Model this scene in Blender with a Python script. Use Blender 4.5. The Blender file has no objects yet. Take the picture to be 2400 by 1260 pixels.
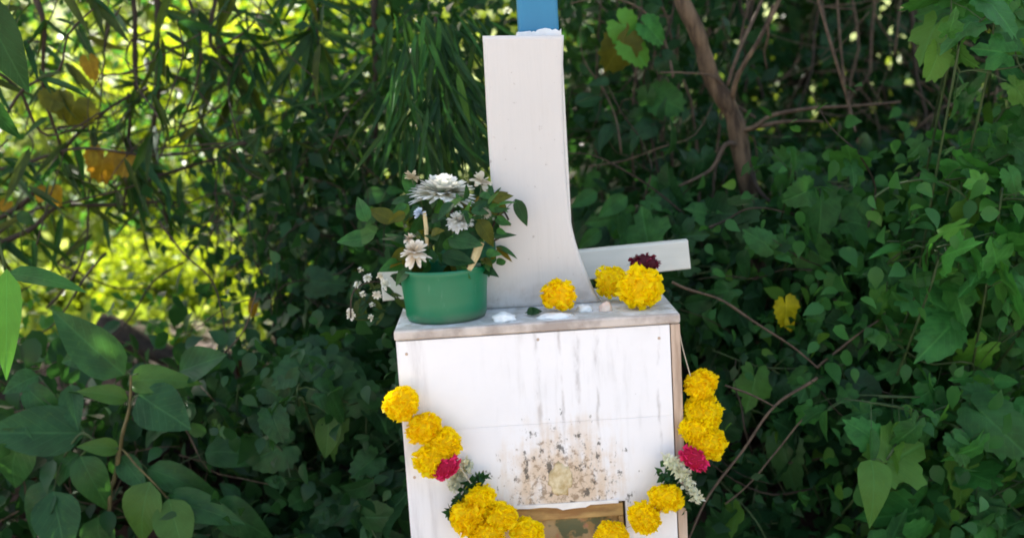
import bpy, bmesh, math, random
import numpy as np
from mathutils import Vector, Matrix, noise
random.seed(7); RS = np.random.RandomState(7)
S = bpy.context.scene
COL = S.collection
R = math.radians

# ------------------------------------------------------------------ camera, sky, sun, exposure
F = 2657.0                                   # focal length in photo pixels (2400 wide)
CAM = Vector((-0.0465, -1.553, 0.957)); PITCH, YAW, ROLL = R(9), R(0.6), R(-3.48)
fw = Vector((math.sin(YAW)*math.cos(PITCH), math.cos(YAW)*math.cos(PITCH), -math.sin(PITCH)))
rt = Vector((math.cos(YAW), -math.sin(YAW), 0)); up = rt.cross(fw)
rt2 = math.cos(ROLL)*rt + math.sin(ROLL)*up; up2 = -math.sin(ROLL)*rt + math.cos(ROLL)*up
cd = bpy.data.cameras.new('camera'); cam = bpy.data.objects.new('camera', cd); COL.objects.link(cam)
cam.matrix_world = Matrix(((rt2.x, up2.x, -fw.x, CAM.x), (rt2.y, up2.y, -fw.y, CAM.y), (rt2.z, up2.z, -fw.z, CAM.z), (0, 0, 0, 1)))
cd.sensor_width = 36; cd.lens = 36*F/2400; cd.clip_start = 0.05; cd.clip_end = 400
cd.dof.use_dof = True; cd.dof.focus_distance = 1.62; cd.dof.aperture_fstop = 3.0
S.camera = cam
SUN_DIR = Vector((-0.34, 0.94, 1.15)).normalized()
w = bpy.data.worlds.new('World'); S.world = w; w.use_nodes = True
nt = w.node_tree; sky = nt.nodes.new('ShaderNodeTexSky'); sky.sky_type = 'NISHITA'; sky.sun_disc = False
sky.sun_elevation = math.asin(SUN_DIR.z); sky.sun_rotation = math.atan2(SUN_DIR.x, SUN_DIR.y)
sky.air_density = 1.0; sky.dust_density = 5.0; sky.ozone_density = 0.3
bg = nt.nodes['Background']; bg.inputs[1].default_value = 0.15
wb = nt.nodes.new('ShaderNodeMix'); wb.data_type = 'RGBA'; wb.blend_type = 'MULTIPLY'; wb.inputs[0].default_value = 1; wb.inputs[7].default_value = (1.05, 1.0, .9, 1)   # slightly hazy warm sky
nt.links.new(sky.outputs[0], wb.inputs[6]); nt.links.new(wb.outputs[2], bg.inputs[0])
sl = bpy.data.lights.new('sun', 'SUN'); sl.energy = 5.0; sl.angle = R(0.5); sl.color = (1, .95, .86)
so = bpy.data.objects.new('sun', sl); COL.objects.link(so)
so.rotation_euler = (-SUN_DIR).to_track_quat('-Z', 'Y').to_euler()
S.view_settings.view_transform = 'Standard'; S.view_settings.look = 'None'; S.view_settings.gamma = 1
S.view_settings.use_curve_mapping = False
S.view_settings.exposure = 2.05
S.render.engine = 'CYCLES'; S.cycles.max_bounces = 8; S.cycles.transmission_bounces = 6; S.cycles.filter_width = 1.8

def U(px, py, Y):                             # a point of the photograph at depth Y
    d = fw + rt2*((px-1200)/F) + up2*((630-py)/F)
    return CAM + d*((Y-CAM.y)/d.y)
def PXM(Y): return F/(Y-CAM.y)                # photo pixels per metre at depth Y (roughly)

# ------------------------------------------------------------------ helpers
def tag(o, label=None, cat=None, group=None, kind=None):
    if label: o['label'] = label
    if cat: o['category'] = cat
    if group: o['group'] = group
    if kind: o['kind'] = kind
    return o
def link(name, me, mat=None, parent=None):
    o = bpy.data.objects.new(name, me); COL.objects.link(o)
    if mat is not None and me is not None and len(me.materials) == 0: me.materials.append(mat)
    if parent: o.parent = parent
    return o
def empty(name, loc=(0, 0, 0), **k):
    o = bpy.data.objects.new(name, None); COL.objects.link(o); o.location = loc; o.empty_display_size = .05
    return tag(o, **k)
def bm_obj(name, bm, mat, parent=None, smooth=False, origin=None):
    if origin is not None: bmesh.ops.translate(bm, verts=bm.verts, vec=-Vector(origin))
    me = bpy.data.meshes.new(name); bm.to_mesh(me); bm.free()
    if smooth: me.shade_smooth()
    o = link(name, me, mat, parent)
    if origin is not None: o.location = origin
    return o
def box(bm, x0, x1, y0, y1, z0, z1, bev=0.0, seg=2):
    vs = [bm.verts.new((x, y, z)) for x in (x0, x1) for y in (y0, y1) for z in (z0, z1)]
    fs = [bm.faces.new([vs[i] for i in q]) for q in ((0, 1, 3, 2), (4, 6, 7, 5), (0, 4, 5, 1), (2, 3, 7, 6), (0, 2, 6, 4), (1, 5, 7, 3))]
    if bev:
        es = {e for f in fs for e in f.edges}
        bmesh.ops.bevel(bm, geom=list(es), offset=bev, segments=seg, affect='EDGES', profile=.5)
def prism(bm, pts, y0, y1, bev=0.0, seg=3):   # outline in (x,z), from y0 to y1
    a = [bm.verts.new((p[0], y0, p[1])) for p in pts]; b = [bm.verts.new((p[0], y1, p[1])) for p in pts]
    fa = bm.faces.new(a); fb = bm.faces.new(b[::-1]); n = len(pts)
    for i in range(n): bm.faces.new((a[i], b[i], b[(i+1) % n], a[(i+1) % n]))
    bmesh.ops.recalc_face_normals(bm, faces=bm.faces)
    if bev: bmesh.ops.bevel(bm, geom=list(set(fa.edges) | set(fb.edges)), offset=bev, segments=seg, affect='EDGES', profile=.5)
def tube(bm, pts, rads, n=6):
    pts = [Vector(p) for p in pts]; rings = []
    for i, p in enumerate(pts):
        d = (pts[min(i+1, len(pts)-1)] - pts[max(i-1, 0)]).normalized()
        a = d.cross(Vector((.31, .77, .55))).normalized(); b = d.cross(a)
        r = rads[i] if hasattr(rads, '__len__') else rads
        rings.append([bm.verts.new(p + (a*math.cos(2*math.pi*k/n) + b*math.sin(2*math.pi*k/n))*r) for k in range(n)])
    for i in range(len(rings)-1):
        for k in range(n): bm.faces.new((rings[i][k], rings[i][(k+1) % n], rings[i+1][(k+1) % n], rings[i+1][k]))
    bm.faces.new(rings[0][::-1]); bm.faces.new(rings[-1])
def smooth_path(ps, k=5):
    ps = [Vector(p) for p in ps]; out = []
    for i in range(len(ps)-1):
        p0 = ps[max(i-1, 0)]; p1 = ps[i]; p2 = ps[i+1]; p3 = ps[min(i+2, len(ps)-1)]
        for j in range(k):
            t = j/k
            out.append(.5*((2*p1) + (p2-p0)*t + (2*p0-5*p1+4*p2-p3)*t*t + (3*p1-p0-3*p2+p3)*t**3))
    out.append(ps[-1]); return out

# ------------------------------------------------------------------ materials
class NT:
    def __init__(s, name):
        s.m = bpy.data.materials.new(name); s.m.use_nodes = True; s.t = s.m.node_tree
        s.b = s.t.nodes['Principled BSDF']; s.out = s.t.nodes['Material Output']
    def n(s, ty, ins=None, **k):
        o = s.t.nodes.new(ty)
        for a, v in k.items(): setattr(o, a, v)
        for a, v in (ins or {}).items(): s.set(o.inputs[a], v)
        return o
    def set(s, i, v):
        if isinstance(v, bpy.types.NodeSocket): s.t.links.new(v, i)
        else: i.default_value = v
    def math(s, op, a, b=0.0, c=0.0, clamp=False):
        o = s.n('ShaderNodeMath', {0: a, 1: b, 2: c}, operation=op); o.use_clamp = clamp; return o.outputs[0]
    def mix(s, f, a, b, bt='MIX'):
        o = s.n('ShaderNodeMix', data_type='RGBA', blend_type=bt)
        s.set(o.inputs[0], f); s.set(o.inputs[6], a); s.set(o.inputs[7], b); return o.outputs[2]
    def noise(s, vec, scale, detail=4, rough=.6):
        o = s.n('ShaderNodeTexNoise', {'Scale': scale, 'Detail': detail, 'Roughness': rough})
        if vec is not None: s.set(o.inputs['Vector'], vec)
        return o.outputs[0]
    def ramp(s, f, a, b):                     # smooth map of f from [a,b] to [0,1]
        o = s.n('ShaderNodeMapRange', {0: f, 1: a, 2: b}, interpolation_type='SMOOTHSTEP'); return o.outputs[0]
    def obj(s): return s.n('ShaderNodeTexCoord').outputs['Object']
    def scale(s, v, xyz, loc=(0, 0, 0)):
        return s.n('ShaderNodeMapping', {0: v, 1: loc, 3: xyz}).outputs[0]
    def bump(s, h, st=.3, d=.002):
        o = s.n('ShaderNodeBump', {'Height': h, 'Strength': st, 'Distance': d}); s.set(s.b.inputs['Normal'], o.outputs[0])
def c4(c): return (c[0], c[1], c[2], 1)

def leaf_mat(name, c1, c2, spot=None, trans=.35, tcol=None, rough=.5, veins=True, spec=.22, sat=1.0):
    g = NT(name); oi = g.n('ShaderNodeObjectInfo').outputs['Random']
    at = g.n('ShaderNodeAttribute', attribute_name='tone').outputs['Fac']
    r = g.math('FRACT', g.math('ADD', g.math('MULTIPLY', oi, 7.31), at))
    col = g.mix(r, c4(c1), c4(c2))
    of = g.n('ShaderNodeVectorMath', {0: g.obj(), 1: g.n('ShaderNodeCombineXYZ', {0: g.math('MULTIPLY', oi, 40), 1: oi, 2: oi}).outputs[0]}, operation='ADD').outputs[0]
    nz = g.noise(of, 3.5, 4); nf = g.noise(of, 17, 3)
    col = g.mix(g.math('MULTIPLY', g.ramp(nz, .35, .65), .6), col, c4([x*.45 for x in c1]))
    col = g.mix(g.math('MULTIPLY', g.ramp(nf, .6, .72), .4), col, c4([c2[0]*1.9+.01, c2[1]*1.35, c2[2]]))
    g.set(g.b.inputs['Roughness'], g.math('MULTIPLY_ADD', nf, .5, rough-.25))
    r2 = g.math('FRACT', g.math('MULTIPLY', r, 13.7))
    col = g.mix(g.math('MULTIPLY', g.ramp(r2, .86, .95), .5), col, c4(spot or [c2[0]*2.6, c2[1]*1.5, c2[2]*.7]))
    if veins:
        uv = g.n('ShaderNodeUVMap').outputs[0]; sp = g.n('ShaderNodeSeparateXYZ', {0: uv})
        x = g.math('ABSOLUTE', g.math('SUBTRACT', sp.outputs[0], .5)); y = sp.outputs[1]
        mid = g.math('SUBTRACT', 1, g.ramp(x, .008, .03))
        st = g.math('FRACT', g.math('MULTIPLY', g.math('SUBTRACT', y, g.math('MULTIPLY', x, .9)), 7))
        st = g.math('SUBTRACT', 1, g.ramp(g.math('ABSOLUTE', g.math('SUBTRACT', st, .5)), .0, .09))
        v = g.math('MAXIMUM', mid, g.math('MULTIPLY', st, .6))
        col = g.mix(g.math('MULTIPLY', v, .22), col, c4([min(1, x*2.0+.02) for x in c2]))
        g.bump(g.math('MULTIPLY', v, -1), .5, .0015)
    g.set(g.b.inputs['Base Color'], col)
    g.b.inputs['Specular IOR Level'].default_value = spec
    tr = g.n('ShaderNodeBsdfTranslucent', {'Color': g.mix(.5, col, c4(tcol or [c2[0]*2.2, c2[1]*1.9, c2[2]*.5]))})
    ms = g.n('ShaderNodeMixShader', {0: trans}); g.t.links.new(g.b.outputs[0], ms.inputs[1]); g.t.links.new(tr.outputs[0], ms.inputs[2])
    g.t.links.new(ms.outputs[0], g.out.inputs[0]); return g.m
def simple_mat(name, c1, c2=None, sc=30, rough=.7, bump=.3, stretch=(1, 1, 1), spec=.4, bd=.002):
    g = NT(name); nz = g.noise(g.scale(g.obj(), stretch), sc, 5)
    g.set(g.b.inputs['Base Color'], g.mix(g.ramp(nz, .3, .7), c4(c1), c4(c2 or c1)))
    g.b.inputs['Roughness'].default_value = rough; g.b.inputs['Specular IOR Level'].default_value = spec
    if bump: g.bump(nz, bump, bd)
    return g.m
M = {}
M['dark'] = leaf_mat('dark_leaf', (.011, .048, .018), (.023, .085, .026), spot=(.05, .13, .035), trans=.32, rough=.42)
M['mid'] = leaf_mat('mid_leaf', (.024, .108, .028), (.047, .165, .036), trans=.36)
M['broad'] = leaf_mat('broad_leaf', (.02, .078, .027), (.036, .122, .034), trans=.34, rough=.4)
M['bright'] = leaf_mat('bright_leaf', (.035, .165, .038), (.058, .24, .045), trans=.35)
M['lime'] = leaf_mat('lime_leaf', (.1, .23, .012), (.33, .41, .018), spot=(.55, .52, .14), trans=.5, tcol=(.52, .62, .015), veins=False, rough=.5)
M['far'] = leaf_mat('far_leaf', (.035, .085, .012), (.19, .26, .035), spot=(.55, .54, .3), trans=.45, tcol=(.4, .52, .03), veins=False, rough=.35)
M['lance'] = leaf_mat('lance_leaf', (.01, .042, .008), (.03, .085, .012), trans=.3, veins=False)
M['drygrass'] = leaf_mat('dull_leaf', (.022, .045, .01), (.05, .08, .015), trans=.35, veins=False)
M['yellow'] = leaf_mat('yellow_leaf', (.45, .42, .01), (.6, .5, .02), spot=(.5, .42, .02), trans=.35, tcol=(.7, .6, .02))
M['orange'] = leaf_mat('orange_leaf', (.2, .14, .008), (.27, .21, .01), spot=(.2, .06, .02), trans=.4, tcol=(.6, .25, .02))
M['olive'] = leaf_mat('olive_leaf', (.06, .085, .008), (.11, .11, .01), trans=.35)
M['bark'] = simple_mat('bark', (.03, .018, .01), (.15, .1, .06), 60, .85, 1.0, (1, 1, .22), bd=.006)
M['twig'] = simple_mat('twig_bark', (.06, .04, .028), (.13, .09, .06), 60, .8, .4)
M['darktwig'] = simple_mat('dark_twig_bark', (.022, .016, .012), (.05, .034, .022), 60, .8, .4)
M['stem'] = simple_mat('green_stem', (.025, .05, .015), (.05, .085, .025), 40, .6, .2)
M['brownstem'] = simple_mat('brown_stem', (.07, .06, .02), (.14, .11, .04), 50, .7, .3)
M['soil'] = simple_mat('soil', (.02, .011, .009), (.05, .028, .02), 9, .95, 1.0, bd=.02)

# ------------------------------------------------------------------ leaf meshes: base at the origin, tip +Y, face +Z
def leaf_grid(name, L, W, prof, nl=7, fold=.25, droop=.25, wavy=0.0, seed=0):
    rr = random.Random(seed); vs = []; uv = []; fs = []
    for i in range(nl+1):
        t = i/nl; wd = prof(t)*W/2
        for j in (-2, -1, 0, 1, 2):
            x = wd*j/2; z = abs(j)/2*fold*wd - droop*L*t*t + (rr.uniform(-1, 1)*wavy*W if abs(j) == 2 else 0)
            vs.append((x, L*t*(1-.12*t*droop*2), z)); uv.append((.5+.5*j/2*prof(t), t))
    for i in range(nl):
        for j in range(4):
            a = i*5+j; fs.append((a, a+1, a+6, a+5))
    return name, vs, fs, uv
def leaf_lobed(name, seed=0, lobes=5, deep=.35, L=1.0, droop=.2):
    rr = random.Random(seed); vs = [(0, 0, 0)]; uv = [(.5, 0)]; fs = []
    cy = .38; n = 34; ring = []
    for k in range(n):
        a = -math.pi/2 + 2*math.pi*(k+.0)/n
        ph = (a - math.pi/2)
        r = (1 - deep + deep*abs(math.cos(ph*lobes/2)))*.52*(1+.12*math.cos(ph)) * (1 if k else .35) * (1+rr.uniform(-.04, .04)+(.07 if k % 2 else -.05))
        if k in (1, n-1): r *= .8
        ring.append((r*math.cos(a), cy + r*math.sin(a)*1.12))
    vs = [(0, cy, 0)]; uv = [(.5, cy)]
    for q, s in ((.55, 0), (1, 1)):
        for x, y in ring:
            xx, yy = x*q, cy+(y-cy)*q
            z = .2*abs(xx) - droop*yy*yy - .5*droop*xx*xx + .05*math.sin(5*xx+seed*2)*q + (rr.uniform(-.035, .035) if s else 0)
            vs.append((xx*L, yy*L, z*L)); uv.append((.5+xx*.8, yy))
    for k in range(n):
        k2 = (k+1) % n
        fs.append((0, 1+k, 1+k2)); fs.append((1+k, 1+n+k, 1+n+k2, 1+k2))
    return name, vs, fs, uv
def ovate(t): return (math.sin(math.pi*min(1, t)**.72))**.85 * (1-.15*t) + .0 if 0 < t < 1 else 0.02
def lance(t): return max(.03, math.sin(math.pi*t**.6)**.8) if 0 < t < 1 else .03
def oblong(t): return (math.sin(math.pi*t**.9))**.55 if 0 < t < 1 else .02
LIB = {
 'ovate': [leaf_grid('ovate_leaf', 1, .56, ovate, 8, .3, d, .015, i) for i, d in enumerate((.08, .25, .5, .8))],
 'narrow': [leaf_grid('narrow_leaf', 1, .3, ovate, 7, .3, d, .01, i) for i, d in enumerate((.1, .25))],
 'lance': [leaf_grid('lance_leaf', 1, .13, lance, 7, .35, d, 0, i) for i, d in enumerate((.03, .12, .28))],
 'lobed': [leaf_lobed('lobed_leaf', i, 5, dp, 1, d) for i, (d, dp) in enumerate(((.15, .4), (.35, .33), (.6, .45), (.9, .36), (.3, .5)))],
 'heart': [leaf_lobed('heart_leaf', 5+i, 3, dp, 1, d) for i, (d, dp) in enumerate(((.15, .14), (.4, .2), (.7, .1), (.95, .22)))],
}
MESH = {}
def leaf_data(kind, var, mat):
    key = (kind, var, mat)
    if key not in MESH:
        nm, vs, fs, uv = LIB[kind][var]
        me = bpy.data.meshes.new(nm); me.from_pydata(vs, [], fs); ul = me.uv_layers.new(name='UVMap')
        li = np.zeros(len(me.loops), dtype=np.int32); me.loops.foreach_get('vertex_index', li)
        ul.data.foreach_set('uv', np.array(uv, dtype=np.float32)[li].ravel())
        me.shade_smooth(); me.materials.append(M[mat]); MESH[key] = me
    return MESH[key]
def basis(d, n):
    y = Vector(d).normalized(); z = Vector(n) - y*Vector(n).dot(y)
    if z.length < 1e-4: z = y.orthogonal()
    z.normalize(); return y.cross(z), y, z
def put_leaf(parent, kind, mat, pos, d, n, size, wid=1.0, name='leaf', var=None):
    v = random.randrange(len(LIB[kind])) if var is None else var
    x, y, z = basis(d, n); o = bpy.data.objects.new(name, leaf_data(kind, v, mat)); COL.objects.link(o)
    p0 = parent.location if parent is not None else Vector((0, 0, 0)); p = Vector(pos) - p0
    x = x*size*wid; y = y*size; z = z*size
    o.matrix_basis = Matrix(((x.x, y.x, z.x, p.x), (x.y, y.y, z.y, p.y), (x.z, y.z, z.z, p.z), (0, 0, 0, 1)))
    if parent is not None: o.parent = parent
    return o
TPL = {  # cheap templates for leaf masses
 'small': (np.array([(0, 0, 0), (-.3, .4, .06), (0, .42, 0), (.3, .4, .06), (0, 1, -.12)], float), [(0, 2, 1), (0, 3, 2), (1, 2, 4), (2, 3, 4)]),
 'blade': (np.array([(0, 0, 0), (-.07, .35, .02), (.07, .35, .02), (-.06, .7, -.03), (.06, .7, -.03), (0, 1, -.15)], float), [(0, 2, 1), (1, 2, 4, 3), (3, 4, 5)]),
 'round': (np.array([(0, 0, 0), (-.24, .12, .05), (0, .2, 0), (.24, .12, .05), (-.34, .36, .06), (0, .4, -.01), (.34, .36, .06), (-.27, .6, .02), (0, .62, -.05), (.27, .6, .02), (-.12, .82, -.07), (.12, .82, -.07), (0, 1, -.2)], float),
           [(0, 2, 1), (0, 3, 2), (1, 2, 5, 4), (2, 3, 6, 5), (4, 5, 8, 7), (5, 6, 9, 8), (7, 8, 10), (8, 9, 11), (8, 11, 10), (10, 11, 12)]),
}
def mass(name, pos, dirs, nrms, sizes, tpl, mat, parent=None, kind='stuff', origin=(0, 0, 0)):
    T, F_ = TPL[tpl]; N = len(pos); m = len(T)
    y = dirs/np.linalg.norm(dirs, axis=1)[:, None]; z = nrms - y*np.sum(nrms*y, axis=1)[:, None]
    z /= np.linalg.norm(z, axis=1)[:, None]+1e-9; x = np.cross(y, z)
    V = pos[:, None, :] + sizes[:, None, None]*(T[None, :, 0:1]*x[:, None, :] + T[None, :, 1:2]*y[:, None, :] + T[None, :, 2:3]*z[:, None, :])
    V = (V - np.array(origin)).reshape(-1, 3)
    loops = np.concatenate([np.array(f) for f in F_]); cnt = np.array([len(f) for f in F_])
    AL = (loops[None, :] + (np.arange(N)*m)[:, None]).ravel(); TOT = np.tile(cnt, N); ST = np.concatenate(([0], np.cumsum(TOT)[:-1]))
    me = bpy.data.meshes.new(name); me.vertices.add(len(V)); me.vertices.foreach_set('co', V.astype(np.float32).ravel())
    me.loops.add(len(AL)); me.loops.foreach_set('vertex_index', AL.astype(np.int32))
    me.polygons.add(len(TOT)); me.polygons.foreach_set('loop_start', ST.astype(np.int32)); me.polygons.foreach_set('loop_total', TOT.astype(np.int32))
    me.update(calc_edges=True); a = me.attributes.new('tone', 'FLOAT', 'POINT')
    a.data.foreach_set('value', np.repeat(RS.rand(N), m).astype(np.float32)); me.shade_smooth()
    o = link(name, me, M[mat], parent); tag(o, kind=kind)
    if parent is None: o.location = origin
    return o
def rdirs(n, bias=(0, 0, 0), spread=1.0):
    v = RS.normal(size=(n, 3))*spread; v /= np.linalg.norm(v, axis=1)[:, None]; return v*spread + np.array(bias)
def clumped(n, lo, hi, clumps, rad):
    c = lo + RS.rand(clumps, 3)*(hi-lo); k = RS.randint(0, clumps, n)
    r = rad*(.5+RS.rand(clumps)); return c[k] + RS.normal(size=(n, 3))*r[k][:, None]*.6

# ------------------------------------------------------------------ ground: pale unseen earth in front added to bounce light, a low bank behind the box
def sstep(a, b, x): t = min(1, max(0, (x-a)/(b-a))); return t*t*(3-2*t)
def ground_z(x, y):
    z = -.3 + .68*sstep(.22, 1.0, y + .1*noise.noise(Vector((x*2, 3, 0)))) + .0*x
    z -= .25*sstep(1.2, 3, y)
    z += 9*sstep(9, 40, y)
    z += .035*noise.noise(Vector((x*5, y*5, 1))) + .1*noise.noise(Vector((x*1.2, y*1.2, 4)))*sstep(.3, 1.5, abs(y))
    return z
xs = sorted(set([round(-3+i*.04, 3) for i in range(151)] + [-150, -80, -40, -20, -10, -6, -4, 4, 6, 10, 20, 40, 80, 150]))
ys = sorted(set([round(-1+i*.04, 3) for i in range(101)] + [-150, -60, -25, -10, -5, -3, -2, 4, 5, 6, 8, 11, 15, 25, 50, 100, 200]))
gv = [(x, y, ground_z(x, y)) for y in ys for x in xs]; nx = len(xs)
gm = bpy.data.meshes.new('ground'); gm.from_pydata(gv, [], [(j*nx+i, j*nx+i+1, (j+1)*nx+i+1, (j+1)*nx+i) for j in range(len(ys)-1) for i in range(nx-1)])
gm.shade_smooth()
g = NT('ground_soil'); ob = g.obj(); n1 = g.noise(ob, 6, 6); n2 = g.noise(ob, 40, 5)
soil = g.mix(g.ramp(n1, .35, .65), (.018, .01, .008, 1), (.05, .027, .021, 1)); sp = g.n('ShaderNodeSeparateXYZ', {0: ob})
grassy = g.mix(n2, (.06, .1, .02, 1), (.2, .24, .05, 1)); bounce_path = g.mix(n2, (.22, .18, .14, 1), (.36, .31, .25, 1))  # pale dirt out of view, added to bounce sun onto the box front
col = g.mix(g.ramp(sp.outputs[1], 1.3, 2.2), soil, grassy); col = g.mix(g.ramp(sp.outputs[1], -.25, -.55), col, bounce_path)
g.set(g.b.inputs['Base Color'], col); g.b.inputs['Roughness'].default_value = .95; g.bump(n2, .8, .01)
tag(link('ground', gm, g.m), kind='structure')

# ------------------------------------------------------------------ white box on which the post stands
def wood_paint(name, base, dirty, streak=0.0, specks=False, edge=None):
    g = NT(name); ob = g.obj(); sp = g.n('ShaderNodeSeparateXYZ', {0: ob}); X, Z = sp.outputs[0], sp.outputs[2]
    v = g.scale(ob, (1, 1, .12)); n1 = g.noise(v, 55, 6); n2 = g.noise(ob, 9, 4); n3 = g.noise(ob, 140, 3)
    col = g.mix(g.math('MULTIPLY', g.ramp(n2, .45, .8), .3), c4(base), c4(dirty))
    if streak:
        # vertical rain streaks, strongest right of the middle
        m = g.math('MULTIPLY', g.ramp(g.math('ABSOLUTE', g.math('SUBTRACT', X, .045)), .17, .02), g.ramp(n1, .5, .72))
        m = g.math('MULTIPLY', m, g.ramp(n2, .3, .6))
        col = g.mix(g.math('MULTIPLY', m, streak*.65), col, (.34, .33, .33, 1))
        for sx, sw, lo in ((-.004, .006, .42), (.03, .004, .4), (.052, .007, .36), (.08, .004, .42), (.168, .004, .38)):
            wob = g.math('MULTIPLY_ADD', g.math('SUBTRACT', g.noise(g.scale(ob, (1, 1, .5), (sx*90, 0, 0)), 22, 4), .5), .022, sx)
            q = g.math('MULTIPLY', g.ramp(g.math('ABSOLUTE', g.math('SUBTRACT', X, wob)), sw, 0), g.ramp(g.noise(g.scale(ob, (1, 1, .35), (sx*50, 1, 0)), 60, 5), .42, .66))
            q = g.math('MULTIPLY', q, g.ramp(Z, lo, lo+.1)); col = g.mix(g.math('MULTIPLY', q, .48), col, (.24, .21, .21, 1))
    if specks:
        dx = g.math('MULTIPLY', g.math('SUBTRACT', X, .022), 1.0); dz = g.math('SUBTRACT', Z, .385)
        rr = g.math('SQRT', g.math('ADD', g.math('POWER', dx, 2), g.math('POWER', g.math('MULTIPLY', dz, .9), 2)))
        fall = g.ramp(rr, .135, .03)
        wn = g.math('ADD', g.math('MULTIPLY', g.noise(ob, 26, 5), .55), g.math('MULTIPLY', g.noise(v, 60, 5), .55))
        wax = g.math('MULTIPLY', g.ramp(g.math('MULTIPLY_ADD', g.ramp(rr, .14, .02), .22, wn), .56, .8), g.ramp(rr, .15, .04))
        col = g.mix(g.math('MULTIPLY', wax, .62), col, (.55, .34, .13, 1))
        sn = g.math('MULTIPLY_ADD', fall, .2, g.noise(ob, 110, 4, .7))
        col = g.mix(g.math('MULTIPLY', g.ramp(sn, .68, .8), .7), col, (.2, .12, .06, 1))
        s2 = g.math('MULTIPLY_ADD', g.ramp(rr, .16, .06), .14, g.noise(g.scale(ob, (1, 1, .6), (5, 2, 1)), 62, 4, .7))
        col = g.mix(g.math('MULTIPLY', g.ramp(s2, .69, .76), .85), col, (.04, .035, .03, 1))
    # left stile, where the paint is thinner, and bare wood along the right edge
    st = g.math('MULTIPLY', g.ramp(X, -.155, -.165), g.ramp(n1, .4, .7)); col = g.mix(g.math('MULTIPLY', st, .5), col, (.45, .42, .43, 1))
    g.set(g.b.inputs['Base Color'], col); g.b.inputs['Roughness'].default_value = .5; g.bump(n1, .35, .0012); return g.m
M['front'] = wood_paint('weathered_white_paint', (.83, .82, .85), (.66, .64, .65), .55, True)
M['edgewood'] = simple_mat('bare_worn_wood', (.3, .2, .14), (.62, .48, .38), 60, .8, .4, (1, .3, .1))
M['side'] = simple_mat('worn_side_paint', (.52, .42, .36), (.72, .66, .62), 40, .7, .3, (1, 1, .2))
g = NT('grey_white_top'); ob = g.obj(); n1 = g.noise(ob, 14, 5); n2 = g.noise(ob, 70, 4)
col = g.mix(g.ramp(n1, .4, .62), (.66, .68, .7, 1), (.42, .42, .4, 1)); col = g.mix(g.math('MULTIPLY', g.ramp(n2, .52, .7), .6), col, (.22, .19, .15, 1))
sp = g.n('ShaderNodeSeparateXYZ', {0: ob}); edge = g.ramp(g.math('MULTIPLY_ADD', n2, .012, sp.outputs[1]), .0155, .007)
col = g.mix(g.math('MULTIPLY', edge, .85), col, g.mix(g.ramp(n1, .4, .6), (.3, .23, .19, 1), (.62, .54, .49, 1)))
g.set(g.b.inputs['Base Color'], col); g.b.inputs['Roughness'].default_value = .6; g.bump(n2, .4, .0015); M['top'] = g.m

bx = empty('white_box', (0, 0, -.3), label='weathered white wooden box with brown wood edges and a niche, the post standing on it', cat='wooden box')
LX = Vector((0, 0, -.3))
def bpart(name, x0, x1, y0, y1, z0, z1, mat, bev=.0015, parent=bx):
    bm = bmesh.new(); box(bm, x0, x1, y0, y1, z0+.3, z1+.3, bev); return bm_obj(name, bm, M[mat], parent)
D = .235; TZ = .62; NX0, NX1, NZ = -.117, .112, .365
# the front's materials read object coordinates: keep its meshes in world height by an origin at z 0
def fpart(name, pts, y0, y1, mat):
    bm = bmesh.new(); prism(bm, pts, y0, y1, .0004, 1); o = bm_obj(name, bm, M[mat], bx); o.location = (0, 0, .3); return o
SEAM = .487
fpart('front_board', [(-.1985, SEAM+.0001), (.1855, SEAM+.0001), (.1855, TZ-.0015), (-.1985, TZ-.0015)], 0, .014, 'front')
fpart('front_board', [(-.1985, -.3), (NX0, -.3), (NX0, NZ), (NX1, NZ), (NX1, -.3), (.1855, -.3), (.1855, SEAM-.0001), (-.1985, SEAM-.0001)], .0001, .0141, 'front')
o = bpart('edge_strip', .187, .2, -.001, .02, -.3, TZ-.001, 'edgewood')
bpart('side_board', .184, .2, .0215, D, -.3, TZ-.001, 'side'); bpart('side_board', -.2, -.184, .0162, D, -.3, TZ-.001, 'side')
bpart('back_board', -.183, .183, D-.014, D-.001, -.3, TZ-.001, 'side')
tb = bpart('top_board', -.2005, .2005, -.003, D+.004, TZ, TZ+.0135, 'top', .0025); 
for nx_, nz_ in ((-.185, .6), (-.187, .42), (.17, .6), (.172, .42), (-.0, .609), (.175, .3)):
    bm = bmesh.new(); bmesh.ops.create_uvsphere(bm, u_segments=10, v_segments=6, radius=1); bmesh.ops.scale(bm, vec=(.0022, .0008, .0022), verts=bm.verts)
    o = bm_obj('nail_head', bm, M['edgewood'], bx, True); o.location = (nx_, 0, nz_+.3)
# niche: brown framed picture set in the opening
M['frame'] = simple_mat('brown_frame_wood', (.3, .15, .05), (.62, .4, .15), 45, .6, .4, (.3, 1, 1))
g = NT('faded_picture'); ob = g.obj(); n1 = g.noise(g.scale(ob, (1, 1, .6)), 30, 4); n2 = g.noise(g.scale(ob, (1, 1, 1), (4, 1, 7)), 38, 3)
col = g.mix(g.ramp(n1, .4, .6), (.42, .26, .1, 1), (.55, .4, .22, 1)); col = g.mix(g.ramp(n2, .52, .6), col, (.16, .17, .09, 1))
n3 = g.noise(g.scale(ob, (1, 1, 1), (9, 1, 2)), 24, 3); col = g.mix(g.ramp(n3, .56, .64), col, (.55, .26, .15, 1))
g.set(g.b.inputs['Base Color'], col); g.b.inputs['Roughness'].default_value = .35; M['picture'] = g.m
bpart('niche_side', NX0-.012, NX0-.0005, .0155, .1, -.3, NZ-.001, 'frame'); bpart('niche_side', NX1+.0005, NX1+.012, .0155, .1, -.3, NZ-.001, 'frame')
bpart('niche_top', NX0-.012, NX1+.012, .0155, .1, NZ+.0005, NZ+.012, 'frame')
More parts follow.
